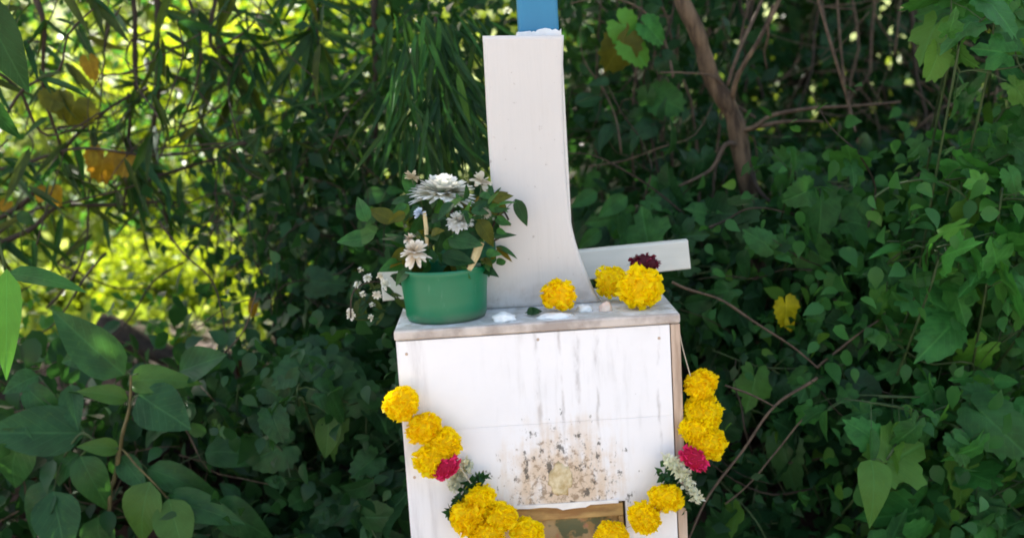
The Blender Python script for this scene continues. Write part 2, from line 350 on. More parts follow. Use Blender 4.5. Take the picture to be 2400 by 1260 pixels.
pf = empty('picture_frame', (0, 0, 0), label='brown wooden picture frame set in the niche under the stained white board', cat='picture frame')
def ppart(n, a, m): bm = bmesh.new(); box(bm, *a, .0015 if n != 'picture' else 0); return bm_obj(n, bm, M[m], pf)
ppart('frame_rail', (NX0+.003, NX1-.003, .004, .018, NZ-.024, NZ-.004), 'frame')
ppart('frame_stile', (NX0+.003, NX0+.024, .0045, .0185, 0, NZ-.0245), 'frame'); ppart('frame_stile', (NX1-.010, NX1-.003, .0045, .0185, 0, NZ-.0245), 'frame')
ppart('picture', (NX0+.0245, NX1-.0105, .015, .019, 0, NZ-.0245), 'picture')
# lip of peeling paint over the opening
bm = bmesh.new(); N_ = 26; top = [(NX0+.01+(NX1-NX0-.02)*i/N_, NZ+.003) for i in range(N_+1)]
bot = [(x, NZ-.001-.004*max(0, noise.noise(Vector((x*30, 0, 3)))+.25) - (.004 if .02 < x < .06 else 0)) for x, z in top]
prism(bm, top + bot[::-1], -.0022, -.0006); M['paintchip'] = simple_mat('peeling_white_paint', (.78, .74, .72), (.86, .84, .82), 60, .5, .2)
o = bm_obj('peeling_paint', bm, M['paintchip'], bx); o.location = (0, 0, .3)
# dribbled wax on the stained board
g = simple_mat('yellow_wax', (.42, .3, .13), (.72, .62, .42), 70, .45, .6); M['wax'] = g
bm = bmesh.new(); bmesh.ops.create_uvsphere(bm, u_segments=20, v_segments=12, radius=1)
for v in bm.verts:
    k = 1+.18*noise.noise(v.co*2.2); k += .3*noise.noise(Vector((v.co.x*5, 0, v.co.z*2))); v.co = Vector((v.co.x*.017*k, v.co.y*.0014*(1+.5*noise.noise(v.co*6)), v.co.z*.024*k - .004))
o = bm_obj('wax_blob', bm, M['wax'], bx, True); o.location = Vector(U(1313, 1115, 0)) - LX

# ------------------------------------------------------------------ flared white slab and blue post
g = NT('post_white_paint'); ob = g.obj(); n1 = g.noise(ob, 5, 4); n2 = g.noise(ob, 120, 3); n3 = g.noise(g.scale(ob, (1, 1, .3)), 30, 4)
col = g.mix(n1, (.54, .52, .51, 1), (.66, .63, .62, 1)); col = g.mix(g.math('MULTIPLY', g.ramp(n2, .66, .74), .5), col, (.25, .2, .18, 1))
col = g.mix(g.math('MULTIPLY', g.ramp(n3, .55, .8), .3), col, (.5, .46, .42, 1))
zz = g.n('ShaderNodeSeparateXYZ', {0: ob}).outputs[2]; nb = g.noise(g.scale(ob, (1, 1, .06)), 90, 5)
col = g.mix(g.math('MULTIPLY', g.ramp(nb, .5, .75), .1), col, (.42, .39, .36, 1))
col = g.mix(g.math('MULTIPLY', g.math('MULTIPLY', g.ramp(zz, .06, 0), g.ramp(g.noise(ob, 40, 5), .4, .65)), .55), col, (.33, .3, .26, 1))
col = g.mix(g.math('MULTIPLY', g.ramp(g.noise(ob, 48, 4, .7), .68, .72), .45), col, (.3, .25, .21, 1))
g.set(g.b.inputs['Base Color'], col); g.b.inputs['Roughness'].default_value = .55; g.bump(g.math('ADD', n3, nb), .25, .002); M['postwhite'] = g.m
YP = .115; TOPZ = TZ+.0135
pst = empty('memorial_post', (U(1240, 715, YP).x, YP, TOPZ), label='tall white post with a flared foot and blue upper shaft, standing on the box', cat='post')
lefts = [(1131, 84), (1136, 180), (1141, 280), (1148, 390), (1153, 470), (1154, 540), (1147, 600), (1132, 650), (1112, 695)]
rights = [(1322, 82), (1320, 180), (1322, 280), (1326, 380), (1332, 460), (1341, 530), (1357, 590), (1376, 640), (1397, 690)]
def xz(px, py, Y): p = U(px, py, Y); return (p.x, p.z)
L3 = [Vector((a, 0, b)) for a, b in (xz(*p, YP) for p in lefts)]; R3 = [Vector((a, 0, b)) for a, b in (xz(*p, YP) for p in rights)]
L3 = smooth_path(L3, 4); R3 = smooth_path(R3, 4)
pl = [(p.x, p.z) for p in L3] + [(L3[-1].x-.008, TOPZ)]; pr = [(p.x, p.z) for p in R3] + [(R3[-1].x+.008, TOPZ)]
bm = bmesh.new(); prism(bm, [(x-pst.location.x, z-TOPZ) for x, z in pl + pr[::-1]], 0, .05, .006, 4)
o = bm_obj('white_slab', bm, M['postwhite'], pst)
for p_ in o.data.polygons: p_.use_smooth = abs(p_.normal.y) < .98
g = NT('blue_paint'); ob = g.obj(); n1 = g.noise(g.scale(ob, (1, 1, .1)), 40, 4)
g.set(g.b.inputs['Base Color'], g.mix(n1, (.012, .15, .29, 1), (.02, .2, .37, 1))); g.b.inputs['Roughness'].default_value = .4; g.bump(n1, .2, .001); M['blue'] = g.m
YB = YP+.052; a = U(1214, 40, YB); b = U(1309, 40, YB); ztop = a.z+1.2; zj = U(1270, 78, YB).z
bm = bmesh.new(); box(bm, a.x-pst.location.x, b.x-pst.location.x, .052, .11, zj-TOPZ, ztop-TOPZ, .006, 3)
bm_obj('blue_shaft', bm, M['blue'], pst)
bm = bmesh.new(); tp = [(a.x-.003+(b.x-a.x+.006)*i/24, zj+.0035+.004*noise.noise(Vector((i*.55, 2, 1)))+.003*math.exp(-((i-15)/4)**2)) for i in range(25)]
prism(bm, [(x-pst.location.x, z-TOPZ) for x, z in [(tp[0][0], TOPZ)] + tp + [(tp[-1][0], TOPZ)]], .0505, .1125, .001, 1)
bm_obj('white_painted_foot', bm, M['paintchip'], pst)

# plank behind the post
YK = .205
c = [U(889, 634, YK), U(1613, 563, YK), U(1620, 630, YK), U(897, 706, YK)]
pk = empty('white_plank', ((c[3].x+c[2].x)/2, YK, (c[3].z+c[2].z)/2), label='short white plank lying crosswise behind the foot of the post', cat='plank')
bm = bmesh.new(); prism(bm, [(p.x-pk.location.x, p.z-pk.location.z) for p in c], 0, .022, .0025, 2); bm_obj('board', bm, simple_mat('plank_white', (.52, .53, .49), (.64, .64, .6), 18, .6, .3, (.2, 1, 1)), pk)

# ------------------------------------------------------------------ marigolds and other flowers
def pompom(name, seed, n=150, flat=1.0, open_=False):
    rr = random.Random(seed); bm = bmesh.new(); uvl = bm.loops.layers.uv.new('UVMap'); off = Vector([rr.uniform(-9, 9) for _ in 'abc'])
    bmesh.ops.create_icosphere(bm, subdivisions=3, radius=.78)
    for v in bm.verts: v.co.z *= flat
    for i in range(n):
        z = 1-2*(i+.5)/n; a = i*2.39996+rr.uniform(-.25, .25); r = math.sqrt(1-z*z)
        d = Vector((r*math.cos(a), r*math.sin(a), z)); d = (d+Vector([rr.uniform(-.12, .12) for _ in 3*'a'])).normalized()
        t = d.orthogonal().normalized(); t.rotate(Matrix.Rotation(rr.uniform(0, 6.28), 3, d)); s = d.cross(t)
        L = rr.uniform(.2, .32); w_ = rr.uniform(.11, .17); lean = rr.uniform(.1, .5)
        rows = []
        for q, ww in ((0, .5), (.55, .95), (1, 1.15)):
            c0 = d*(.68+L*q) + t*lean*L*q*q
            rows.append([bm.verts.new(Vector(((c0+s*w_*ww*e+d*(.05*rr.uniform(-1, 1) if q else 0)+t*(.07*rr.uniform(-1, 1) if q else 0)).x, (c0+s*w_*ww*e).y, (c0+s*w_*ww*e).z*flat))) for e in (-1, 0, 1)])
        for j in range(2):
            for k in range(2):
                f = bm.faces.new((rows[j][k], rows[j][k+1], rows[j+1][k+1], rows[j+1][k]))
                for l, vv in zip(f.loops, (j*.5, j*.5, j*.5+.5, j*.5+.5)): l[uvl].uv = (.5, vv)
    for v in bm.verts: v.co *= 1+.2*noise.noise(v.co*1.6+off)+.08*noise.noise(v.co*4+off)
    me = bpy.data.meshes.new(name); bm.to_mesh(me); bm.free(); me.shade_smooth(); return me
def petal_mat(name, deep, tip, trans=.25, rough=.6):
    g = NT(name); uv = g.n('ShaderNodeUVMap').outputs[0]; v = g.n('ShaderNodeSeparateXYZ', {0: uv}).outputs[1]
    oi = g.n('ShaderNodeObjectInfo').outputs['Random']
    col = g.mix(g.ramp(v, .1, .85), c4(deep), c4(tip)); nz = g.noise(g.obj(), 3, 3)
    col = g.mix(g.math('MULTIPLY', g.ramp(nz, .3, .7), g.math('MULTIPLY_ADD', oi, .7, .1)), col, c4([deep[0], deep[1]*.85, deep[2]]))
    g.set(g.b.inputs['Base Color'], col); g.b.inputs['Roughness'].default_value = rough; g.b.inputs['Specular IOR Level'].default_value = .2
    tr = g.n('ShaderNodeBsdfTranslucent', {'Color': col}); ms = g.n('ShaderNodeMixShader', {0: trans})
    g.t.links.new(g.b.outputs[0], ms.inputs[1]); g.t.links.new(tr.outputs[0], ms.inputs[2]); g.t.links.new(ms.outputs[0], g.out.inputs[0]); return g.m
M['mari'] = petal_mat('marigold_petals', (.95, .7, .0), (.98, .82, .002), .45)
M['mariopen'] = petal_mat('orange_centred_petals', (.96, .66, .0), (.98, .86, .0), .4)
M['rose'] = petal_mat('pink_rose_petals', (.4, .004, .04), (.8, .03, .16), .3)
M['maroon'] = petal_mat('maroon_petals', (.06, .004, .012), (.2, .012, .04), .15)
M['cream'] = petal_mat('cream_petals', (.5, .46, .3), (.82, .82, .68), .25)
M['white'] = petal_mat('white_petals', (.62, .64, .5), (.88, .89, .85), .25)
M['dried'] = petal_mat('dried_white_petals', (.56, .46, .32), (.87, .84, .75), .25)
M['tuberose'] = leaf_mat('tuberose_petals', (.7, .72, .5), (.85, .85, .7), spot=(.8, .82, .5), trans=.3, tcol=(.8, .8, .6), veins=False, rough=.6)
POM = [pompom('marigold', i, 240, 1) for i in range(8)]
for m_ in POM: m_.materials.append(M['mari'])
def pom(me, parent, pos, diam, name, stretch=(1, 1, 1), rot=None):
    o = bpy.data.objects.new(name, me); COL.objects.link(o); o.parent = parent
    o.location = Vector(pos) - (parent.location if parent else Vector((0, 0, 0)))
    o.rotation_euler = rot or [random.uniform(0, 6.28) for _ in range(3)]; s = diam/2/1.0
    o.scale = (s*stretch[0], s*stretch[1], s*stretch[2]); return o
ga = empty('marigold_garland', (0, -.03, .45), label='yellow marigold garland with pink roses hung round the front of the white box', cat='garland')
balls = [(940, 945, 94, -.022), (992, 1002, 92, -.028), (1043, 1038, 84, -.03), (1012, 1078, 88, -.034),
         (1125, 1165, 84, -.03), (1093, 1208, 88, -.04), (1172, 1210, 86, -.034), (1140, 1250, 84, -.045), (1237, 1252, 84, -.034),
         (1643, 898, 86, .01), (1646, 965, 96, .008), (1632, 1005, 80, -.004), (1658, 1038, 92, -.004),
         (1562, 1165, 90, -.032), (1510, 1212, 92, -.036), (1435, 1256, 82, -.034), (1300, 1300, 84, -.034), (1370, 1308, 84, -.034)]
for i, (px, py, dm, Y) in enumerate(balls):
    pom(POM[i % 8], ga, U(px, py, Y), dm/PXM(Y)*random.uniform(1.0, 1.12), 'marigold', (random.uniform(.92, 1.08), 1, random.uniform(.8, .95)), (random.uniform(-.3, .3), random.uniform(-.5, .5), random.uniform(0, 6.28)))
rm = pompom('rose', 21, 70); rm.materials.append(M['rose'])
for px, py, dm, Y, ry in ((1047, 1096, 74, -.05, .6), (1626, 1074, 80, -.03, -.7)):
    pom(rm, ga, U(px, py, Y), dm/PXM(Y), 'rose', (1.15, .7, .7), (0, -ry, 0))
def cluster(name, mat, parent, pts, n, rad, size, tpl='small'):
    P = []; 
    for i in range(n):
        t = random.random()*(len(pts)-1); k = min(int(t), len(pts)-2); p = Vector(pts[k]).lerp(Vector(pts[k+1]), t-k)
        P.append(p + Vector([random.gauss(0, 1)*rad for _ in 'abc']))
    P = np.array(P) - np.array(parent.location)
    return mass(name, P, rdirs(n, (0, -.4, .1)), rdirs(n, (0, -.8, .4)), size*(.7+.6*RS.rand(n)), tpl, mat, parent, None)
for pts in ([U(1098, 1082, -.012), U(1060, 1140, -.014)], [U(1560, 1072, -.03), U(1600, 1105, -.03), U(1632, 1168, -.02)]):
    cluster('tuberose_string', 'tuberose', ga, pts, 420, .003, .0085, 'small')
for pts in ([U(1132, 1118, -.02), U(1090, 1150, -.026), U(1052, 1205, -.03)], [U(1548, 1104, -.02), U(1585, 1135, -.018), U(1614, 1190, -.012)]):
    cluster('leaf_string', 'dark', ga, pts, 80, .003, .014)
bm = bmesh.new(); tube(bm, smooth_path([U(1591, 768, .004)-ga.location, U(1600, 815, .006)-ga.location, U(1618, 880, .008)-ga.location]), .0008, 5)
tube(bm, smooth_path([U(940, 945, -.02)-ga.location, Vector((-.206, .05, .52))-ga.location, Vector((-.204, .2, .53))-ga.location]), .0008, 5)
seq = [U(b[0], b[1], b[3])-ga.location for b in [balls[i] for i in (0, 1, 2, 4, 6, 8, 16, 17, 15, 14, 13, 12, 11, 9)]]
tube(bm, seq, .0008, 5); bm_obj('string', bm, simple_mat('string_cotton', (.5, .45, .35), None, 30, .9, 0), ga)

# loose flowers on top of the box
def loose(px, py, dm, Y, me, label, stretch=(1, 1, .9), rot=None, name='marigold_flower', cat='flower'):
    o = pom(me, None, U(px, py, Y), dm/PXM(Y), name, stretch, rot); tag(o, label, cat, None); return o
om = pompom('marigold_flower', 31, 170); om.materials.append(M['mariopen'])
loose(1310, 690, 94, .055, om, 'loose yellow marigold with orange middle, at the foot of the white post', (1, .8, .85), (.4, 0, 0))
loose(1500, 672, 116, .05, POM[1], 'large round yellow marigold head near the right corner of the box top', (1, .9, .96), (.2, .1, .4))
loose(1432, 660, 88, .115, pompom('marigold_flower', 33, 130), 'duller ragged marigold between the post and the big marigold', (.95, .9, .95)).data.materials.append(M['mari'])
loose(1510, 617, 84, .12, pompom('dark_flower', 41, 60), 'dark maroon flower lying behind the big marigold', (1, .7, .6), (0, .15, 0), 'dark_flower').data.materials.append(M['maroon'])

# ------------------------------------------------------------------ green bowl and the arrangement in it
YQ = .06; pc = U(1045, 752, YQ-.03); pr_ = 105/PXM(YQ)
pot = empty('flower_bowl', (U(1043, 700, YQ).x, YQ+.02, TOPZ+.0005), label='green plastic bowl on the left of the box top, filled with flowers', cat='flower pot')
g = NT('green_plastic'); n1 = g.noise(g.scale(g.obj(), (1, 1, 3)), 12, 3)
pz = g.n('ShaderNodeSeparateXYZ', {0: g.obj()}).outputs[2]; sc_ = g.noise(g.scale(g.obj(), (1, 1, .3)), 110, 5, .7)
pc_ = g.mix(n1, (.001, .125, .055, 1), (.003, .17, .08, 1)); pc_ = g.mix(g.math('MULTIPLY', g.ramp(sc_, .58, .72), .3), pc_, (.12, .26, .19, 1))
pc_ = g.mix(g.math('MULTIPLY', g.math('MULTIPLY', g.ramp(pz, .02, 0), g.ramp(n1, .4, .6)), .5), pc_, (.16, .14, .1, 1)); g.bump(sc_, .15, .0006)
g.set(g.b.inputs['Base Color'], pc_); g.b.inputs['Roughness'].default_value = .38; g.b.inputs['Subsurface Weight'].default_value = .1; g.b.inputs['Subsurface Radius'].default_value = (.004, .01, .006); M['pot'] = g.m
prof = [(0, 0), (.86, 0), (.9, .006), (.925, .03), (.97, .06), (.99, .068), (1.0, .0705), (1.0, .075), (.985, .0765), (.965, .074), (.95, .06), (.9, .03), (.84, .009), (0, .009)]
bm = bmesh.new(); n = 56; RR = .0655; rings = []
for r, z in prof:
    rings.append([bm.verts.new((r*RR*math.cos(2*math.pi*k/n), r*RR*math.sin(2*math.pi*k/n), z)) for k in range(n)] if r else [bm.verts.new((0, 0, z))])
for a, b in zip(rings, rings[1:]):
    for k in range(n):
        k2 = (k+1) % n
        if len(a) == 1: bm.faces.new((a[0], b[k], b[k2]))
        elif len(b) == 1: bm.faces.new((a[k], b[0], a[k2]))
        else: bm.faces.new((a[k], b[k], b[k2], a[k2]))
bmesh.ops.recalc_face_normals(bm, faces=bm.faces); bm_obj('bowl', bm, M['pot'], pot, True)
YF = pot.location.y
ar = empty('flower_arrangement', pot.location + Vector((0, 0, .02)), label='arrangement of white and cream flowers with dark leaves in green floral foam', cat='flower arrangement')
g = simple_mat('floral_foam', (.008, .06, .03), (.015, .1, .05), 90, .95, .6); M['foam'] = g
cx = U(1095, 600, YF).x - ar.location.x; zt = U(1080, 566, YF+.01).z - ar.location.z; hw = 76/PXM(YF)
bm = bmesh.new(); box(bm, cx-hw*.9, cx+hw*.9, -.02, .035, .0585, zt-.004, .004); bm_obj('floral_foam', bm, M['foam'], ar)
def fan_flower(name, n, seed, span, up_, mat, petal=(1.0, .16)):  # many thin rays
    rr = random.Random(seed); bm = bmesh.new(); uvl = bm.loops.layers.uv.new('UVMap')
    for i in range(n):
        a = rr.uniform(-span, span); e = rr.uniform(*up_); d = Vector((math.sin(a)*math.cos(e), -math.cos(a)*math.cos(e), math.sin(e)))
        s = d.cross(Vector((0, 0, 1))).normalized(); L = rr.uniform(.7, 1.0)*petal[0]; ww = petal[1]*rr.uniform(.7, 1.2); rows = []
        for q, k in ((.08, .4), (.5, 1), (.85, .9), (1, .3)):
            c0 = d*L*q + Vector((0, 0, -.22*q*q*L)); rows.append([bm.verts.new(c0+s*ww*k*.5*e2+Vector((0, 0, .03*abs(e2)))) for e2 in (-1, 1)])
        for j in range(3):
            f = bm.faces.new((rows[j][0], rows[j][1], rows[j+1][1], rows[j+1][0]))
            for l, vv in zip(f.loops, (j/3, j/3, (j+1)/3, (j+1)/3)): l[uvl].uv = (.5, vv)
    me = bpy.data.meshes.new(name); bm.to_mesh(me); bm.free(); me.shade_smooth(); me.materials.append(M[mat]); return me
def fl(me, name, px, py, dm, Y, sc=(1, 1, 1), rot=(0, 0, 0), par=None):
    o = bpy.data.objects.new(name, me); COL.objects.link(o); par = par or ar; o.parent = par; o.location = U(px, py, Y)-par.location
    s = dm/2/PXM(Y); o.scale = (s*sc[0], s*sc[1], s*sc[2]); o.rotation_euler = rot; return o
ff = fan_flower('white_bloom', 240, 3, 3.1, (-.25, 1.5), 'white', (1.0, .19))
fl(ff, 'white_bloom', 1037, 456, 158, YF-.01, (1.08, .8, .8), (.1, .1, 0))
fl(ff, 'white_bloom', 1078, 520, 74, YF-.045, (1, 1, .8), (.3, -.4, 1)); fl(ff, 'white_bloom', 1132, 500, 48, YF-.02, (1, 1, .8), (.3, .4, 2))
df = fan_flower('cream_bloom', 46, 8, 3.1, (-.9, 1.3), 'dried', (1, .3))
fl(df, 'cream_bloom', 972, 592, 84, YF-.07, (1, .8, 1.05), (.5, .1, 0)); fl(df, 'cream_bloom', 960, 560, 40, YF-.06, rot=(.2, 0, 2))
yf = fan_flower('pale_green_bloom', 26, 9, 3.1, (-.1, 1.0), 'cream', (1, .4)); fl(yf, 'pale_green_bloom', 1128, 425, 66, YF+.01, rot=(.4, .3, 0)); fl(yf, 'pale_green_bloom', 965, 415, 44, YF+.0, rot=(.4, .3, 2))
M['blueflower'] = petal_mat('pale_blue_petals', (.25, .33, .42), (.72, .78, .84), .2)
bf = fan_flower('pale_blue_bloom', 22, 12, 3.1, (0, 1.0), 'blueflower', (1, .35)); fl(bf, 'pale_blue_bloom', 985, 500, 42, YF-.05, rot=(.5, 0, 0))
bm = bmesh.new()
for (a, b, Y0, Y1) in (((1040, 600), (1037, 455), YF, YF-.01), ((1050, 600), (1078, 520), YF-.01, YF-.045), ((1010, 600), (975, 590), YF-.02, YF-.07), ((1090, 600), (1130, 430), YF, YF), ((1015, 600), (965, 420), YF, YF), ((1030, 600), (985, 505), YF-.01, YF-.05), ((1120, 600), (1132, 505), YF, YF-.02)):
    p, q = U(*a, Y0)-ar.location, U(*b, Y1)-ar.location; tube(bm, smooth_path([p, (p+q)/2+Vector((.004, 0, .004)), q], 4), .0013, 5)
bm_obj('flower_stem', bm, M['stem'], ar)
for (a, b, Y0, Y1, r) in (((1000, 575), (994, 495), YF-.055, YF-.05, .0032), ((1100, 632), (1124, 562), YF-.06, YF-.04, .0052), ((1104, 628), (1130, 570), YF-.056, YF-.036, .004)):
    bm = bmesh.new(); tube(bm, [U(*a, Y0)-ar.location, U((a[0]+b[0])/2+2, (a[1]+b[1])/2, (Y0+Y1)/2)-ar.location, U(*b, Y1)-ar.location], [r*.7, r, r*.8], 7); bm_obj('dry_stalk', bm, simple_mat('dry_stalk', (.45, .36, .18), (.6, .5, .28), 50, .7, .3), ar)
for i in range(170):
    px = random.uniform(940, 1165); py = random.uniform(445, 628); Y = YF + random.uniform(-.065, .045)
    if abs(px-1037) < 75 and py < 470: continue
    d = Vector((random.gauss((px-1050)/120, .5), random.gauss(-.3, .5), random.gauss(-.05, .6)))
    put_leaf(ar, random.choice(('ovate', 'narrow', 'ovate')), random.choice(('dark', 'broad', 'dark', 'mid', 'olive')), U(px, py, Y), d, (random.gauss(0, .5), -.8, random.gauss(.6, .4)), random.uniform(.022, .045))
for px, py, sz, mt, d in ((1050, 560, .055, 'broad', (1, -.5, -.15)), (1035, 600, .05, 'pot' and 'dark', (1, -.3, -.2)), (1120, 515, .045, 'olive', (.4, -.3, -.6)), (880, 545, .045, 'broad', (-.9, -.1, -.3)), (860, 520, .04, 'mid', (-.2, -.1, .8)), (870, 560, .05, 'mid', (-1, -.2, .1)), (925, 520, .045, 'olive', (-.6, 0, .4)),
                          (1155, 470, .03, 'olive', (.7, -.2, .3))):
    put_leaf(ar, 'ovate', mt, U(px, py, YF-.05), d, (0, -1, .6), sz)
# dark leaf and twigs standing out against the white post
put_leaf(ar, 'narrow', 'dark', U(1208, 466, YF), U(1236, 528, YF)-U(1208, 466, YF), (.2, -1, .1), .045, 1.5)
bm = bmesh.new()
for pts in ([(1150, 545), (1168, 500), (1180, 495), (1192, 515)], [(1140, 575), (1172, 556), (1196, 548)], [(1150, 540), (1172, 505), (1207, 468)]):
    tube(bm, smooth_path([U(a, b, YF-.01*k)-ar.location for k, (a, b) in enumerate(pts)], 4), .0016 if pts[-1][0] < 1200 else .0005, 5)
bm_obj('twig', bm, M['darktwig'], ar)

# withered flowers hanging behind the bowl
dw = fan_flower('withered_bloom', 34, 18, 3.1, (-.5, 1.3), 'white', (1, .4))
wf = empty('withered_flowers', U(880, 700, .13), label='withered cream flowers hanging off the back left corner of the box top', cat='dried flowers')
for px, py, dm in ((905, 668, 60), (862, 650, 44), (838, 668, 42), (882, 690, 46), (850, 690, 40), (822, 735, 56), (868, 745, 38), (845, 632, 34), (890, 648, 44), (872, 715, 34)):
    fl(dw, 'withered_bloom', px, py, dm*.62, .12+random.uniform(-.03, .04), (1, .8, 1), (random.uniform(0, 1), random.uniform(-1, 1), random.uniform(0, 6)), wf)
bm = bmesh.new(); tube(bm, smooth_path([U(935, 700, .16)-wf.location, U(890, 660, .13)-wf.location, U(830, 680, .12)-wf.location, U(822, 745, .12)-wf.location]), .0013, 5); bm_obj('stalk', bm, M['darktwig'], wf)
for i in range(26):
    put_leaf(wf, 'narrow', random.choice(('drygrass', 'dark')), U(random.uniform(810, 925), random.uniform(640, 760), .14), (random.gauss(0, 1), -.2, random.gauss(-.5, .6)), (0, -1, .5), random.uniform(.02, .035))

# scattered wax, petals on the box top
def crumb(px, py, Y, sx, sy, sz, mat, label, name, cat, seed=0):
    p = U(px, py, Y); bm = bmesh.new(); bmesh.ops.create_icosphere(bm, subdivisions=3, radius=1)
    for v in bm.verts:
        k = 1+.35*noise.noise(v.co*1.7+Vector((seed, 0, 0)))+.2*noise.noise(v.co*4+Vector((seed, 3, 0))); v.co = Vector((v.co.x*sx*k, v.co.y*sy*k, max(-.2, v.co.z)*sz*k))
    o = bm_obj(name, bm, mat, None, True); o.location = (p.x, p.y, TOPZ+.2*sz); tag(o, label, cat)
M['wax2'] = simple_mat('white_wax', (.74, .76, .76), (.85, .86, .85), 60, .4, .4)
crumb(1180, 742, .03, .017, .016, .009, M['wax2'], 'lump of white wax beside the green bowl', 'wax_lump', 'wax', 1)
crumb(1300, 738, .028, .024, .014, .005, M['wax2'], 'spread of white wax under the orange centred marigold', 'wax_lump', 'wax', 5)
crumb(1370, 715, .06, .012, .01, .008, M['wax2'], 'white wax lump between the two front marigolds', 'wax_lump', 'wax', 9)
crumb(1418, 712, .05, .01, .007, .011, simple_mat('pinkish_petal', (.7, .5, .42), (.8, .66, .55), 60, .5, .3), 'pinkish dry petal left of the big round marigold', 'dry_petal', 'petal', 3)
for px, py, sz, dd in ((1236, 738, .03, (.7, .3, .3)), (1262, 728, .024, (-.8, .2, .5))):
    o = put_leaf(None, 'ovate', 'dark', U(px, py, .04), dd, (0, -.7, .7), sz, name='fallen_leaf'); o.location.z = TOPZ+.004
    tag(o, 'curled dark green leaf between the wax lumps, ' + ('lying flatter on the left' if px < 1250 else 'standing up at the foot of the post'), 'leaf')

# ------------------------------------------------------------------ plants
class Plant:
    def __init__(s, name, label, cat, base, group=None):
        s.o = empty(name, base, label=label, cat=cat, group=group)
    def stem(s, pts, r0, r1, mat='twig', name='stem', k=5, n=6, wig=0.0):
        P = [Vector(p)-s.o.location for p in pts]; P = smooth_path(P, k)
        if wig: P = [p + Vector([noise.noise(p*9+Vector((j*7., 0, 0)))*wig for j in range(3)]) for p in P]
        rad = [r0+(r1-r0)*i/(len(P)-1) for i in range(len(P))]
        if wig: rad = [r*(1+.22*noise.noise(p*25)+.1*noise.noise(p*70)) for r, p in zip(rad, P)]
        bm = bmesh.new(); tube(bm, P, rad, n); o = bm_obj(name, bm, M[mat], s.o, True); return [p+s.o.location for p in P]
    def leaf(s, kind, mat, pos, d, n, size, wid=1.0): return put_leaf(s.o, kind, mat, pos, d, n, size, wid)
    def foliage(s, name, P, dirs, nr, sz, tpl, mat): return mass(name, P-np.array(s.o.location), dirs, nr, sz, tpl, mat, s.o)

def leafy(pl, rects, nst, nlf, size, kind, mats, Yr, bz=None, stemmat='stem', sr=.0025, hang=-.35, pet=.03, face=(0, -1, .5)):
    """stems that climb through the given regions with leaves set along them"""
    tot = sum((r[2]-r[0])*(r[3]-r[1]) for r in rects)
    def pick():
        q = random.uniform(0, tot)
        for r in rects:
            q -= (r[2]-r[0])*(r[3]-r[1])
            if q <= 0: break
        return r
    per = nlf//nst; pb_ = bmesh.new()
    for _ in range(nst):
        r = pick(); Y = random.uniform(*Yr); a = random.uniform(-.6, .6)
        x0, x1, y0, y1 = r[0], r[2], r[1], r[3]
        n = 4; px = random.uniform(x0, x1); py = random.uniform(y0, y1)
        ang = random.uniform(0, 6.28); step = .28*((x1-x0)+(y1-y0))/2; pts = []
        for i in range(n):
            pts.append(U(px, py, Y+random.uniform(-.05, .05))); ang += random.uniform(-.9, .9)
            px = min(x1, max(x0, px+step*math.cos(ang))); py = min(y1, max(y0, py+step*math.sin(ang)))
        pts.sort(key=lambda p: p.z)
        base = Vector((pts[0].x+random.uniform(-.1, .1), pts[0].y+.4, ground_z(pts[0].x, pts[0].y+.4)-.01))
        if pts[0].z-base.z > .05: pts = [base] + pts
        P = pl.stem(pts, sr, sr*.5, stemmat, k=5, n=5)
        m0 = 5 if len(pts) == 5 else 0
        for j in range(per):
            t = m0+random.random()*(len(P)-1.01-m0); k = int(t); p = P[k].lerp(P[k+1], t-k)
            off = Vector((random.gauss(0, 1), random.gauss(-.5, .7), random.gauss(.1, .8)))*pet
            d = Vector((random.gauss(0, .8), random.gauss(-.3, .3), random.gauss(hang, .55)))
            nr = Vector(face)+Vector([random.gauss(0, .75) for _ in 'abc'])
            q0 = p-pl.o.location; q1 = q0+off; tube(pb_, [q0, (q0+q1)/2+Vector((0, 0, .004)), q1], .0008, 3)
            pl.leaf(kind if isinstance(kind, str) else random.choice(kind), random.choice(mats), p+off, d, nr, random.uniform(*size)*random.choice((.55, .75, 1, 1, 1.1)), random.uniform(.75, 1.15))
    po_ = bm_obj('leaf_stalks', pb_, M['stem'], pl.o); po_['kind'] = 'stuff'
def fill(pl, name, rects, n, Yr, size, tpl, mat, hang=(0, -.2, -.5), clump=None):
    P = []
    tot = sum((r[2]-r[0])*(r[3]-r[1])*(r[4] if len(r) > 4 else 1) for r in rects)
    for r in rects:
        k = int(n*(r[2]-r[0])*(r[3]-r[1])*(r[4] if len(r) > 4 else 1)/tot)
        if clump:
            nc = max(3, k//clump); C_ = [(random.uniform(r[0], r[2]), random.uniform(r[1], r[3]), random.uniform(*Yr), random.uniform(.5, 1.4)) for _ in range(nc)]
            for i in range(k):
                c_ = random.choice(C_); p = U(c_[0], c_[1], c_[2]); s = .085*c_[3]
                P.append(p+Vector((random.gauss(0, s), random.gauss(0, s), random.gauss(0, s))))
        else:
            for i in range(k): P.append(U(random.uniform(r[0], r[2]), random.uniform(r[1], r[3]), random.uniform(*Yr)))
    P = np.array(P); N = len(P)
    return pl.foliage(name, P, rdirs(N, hang), rdirs(N, (0, -.5, .8)), size[0]+(size[1]-size[0])*RS.rand(N), tpl, mat)
def gbase(px, Y, py=700): p = U(px, py, Y); return Vector((p.x, Y, ground_z(p.x, Y)))

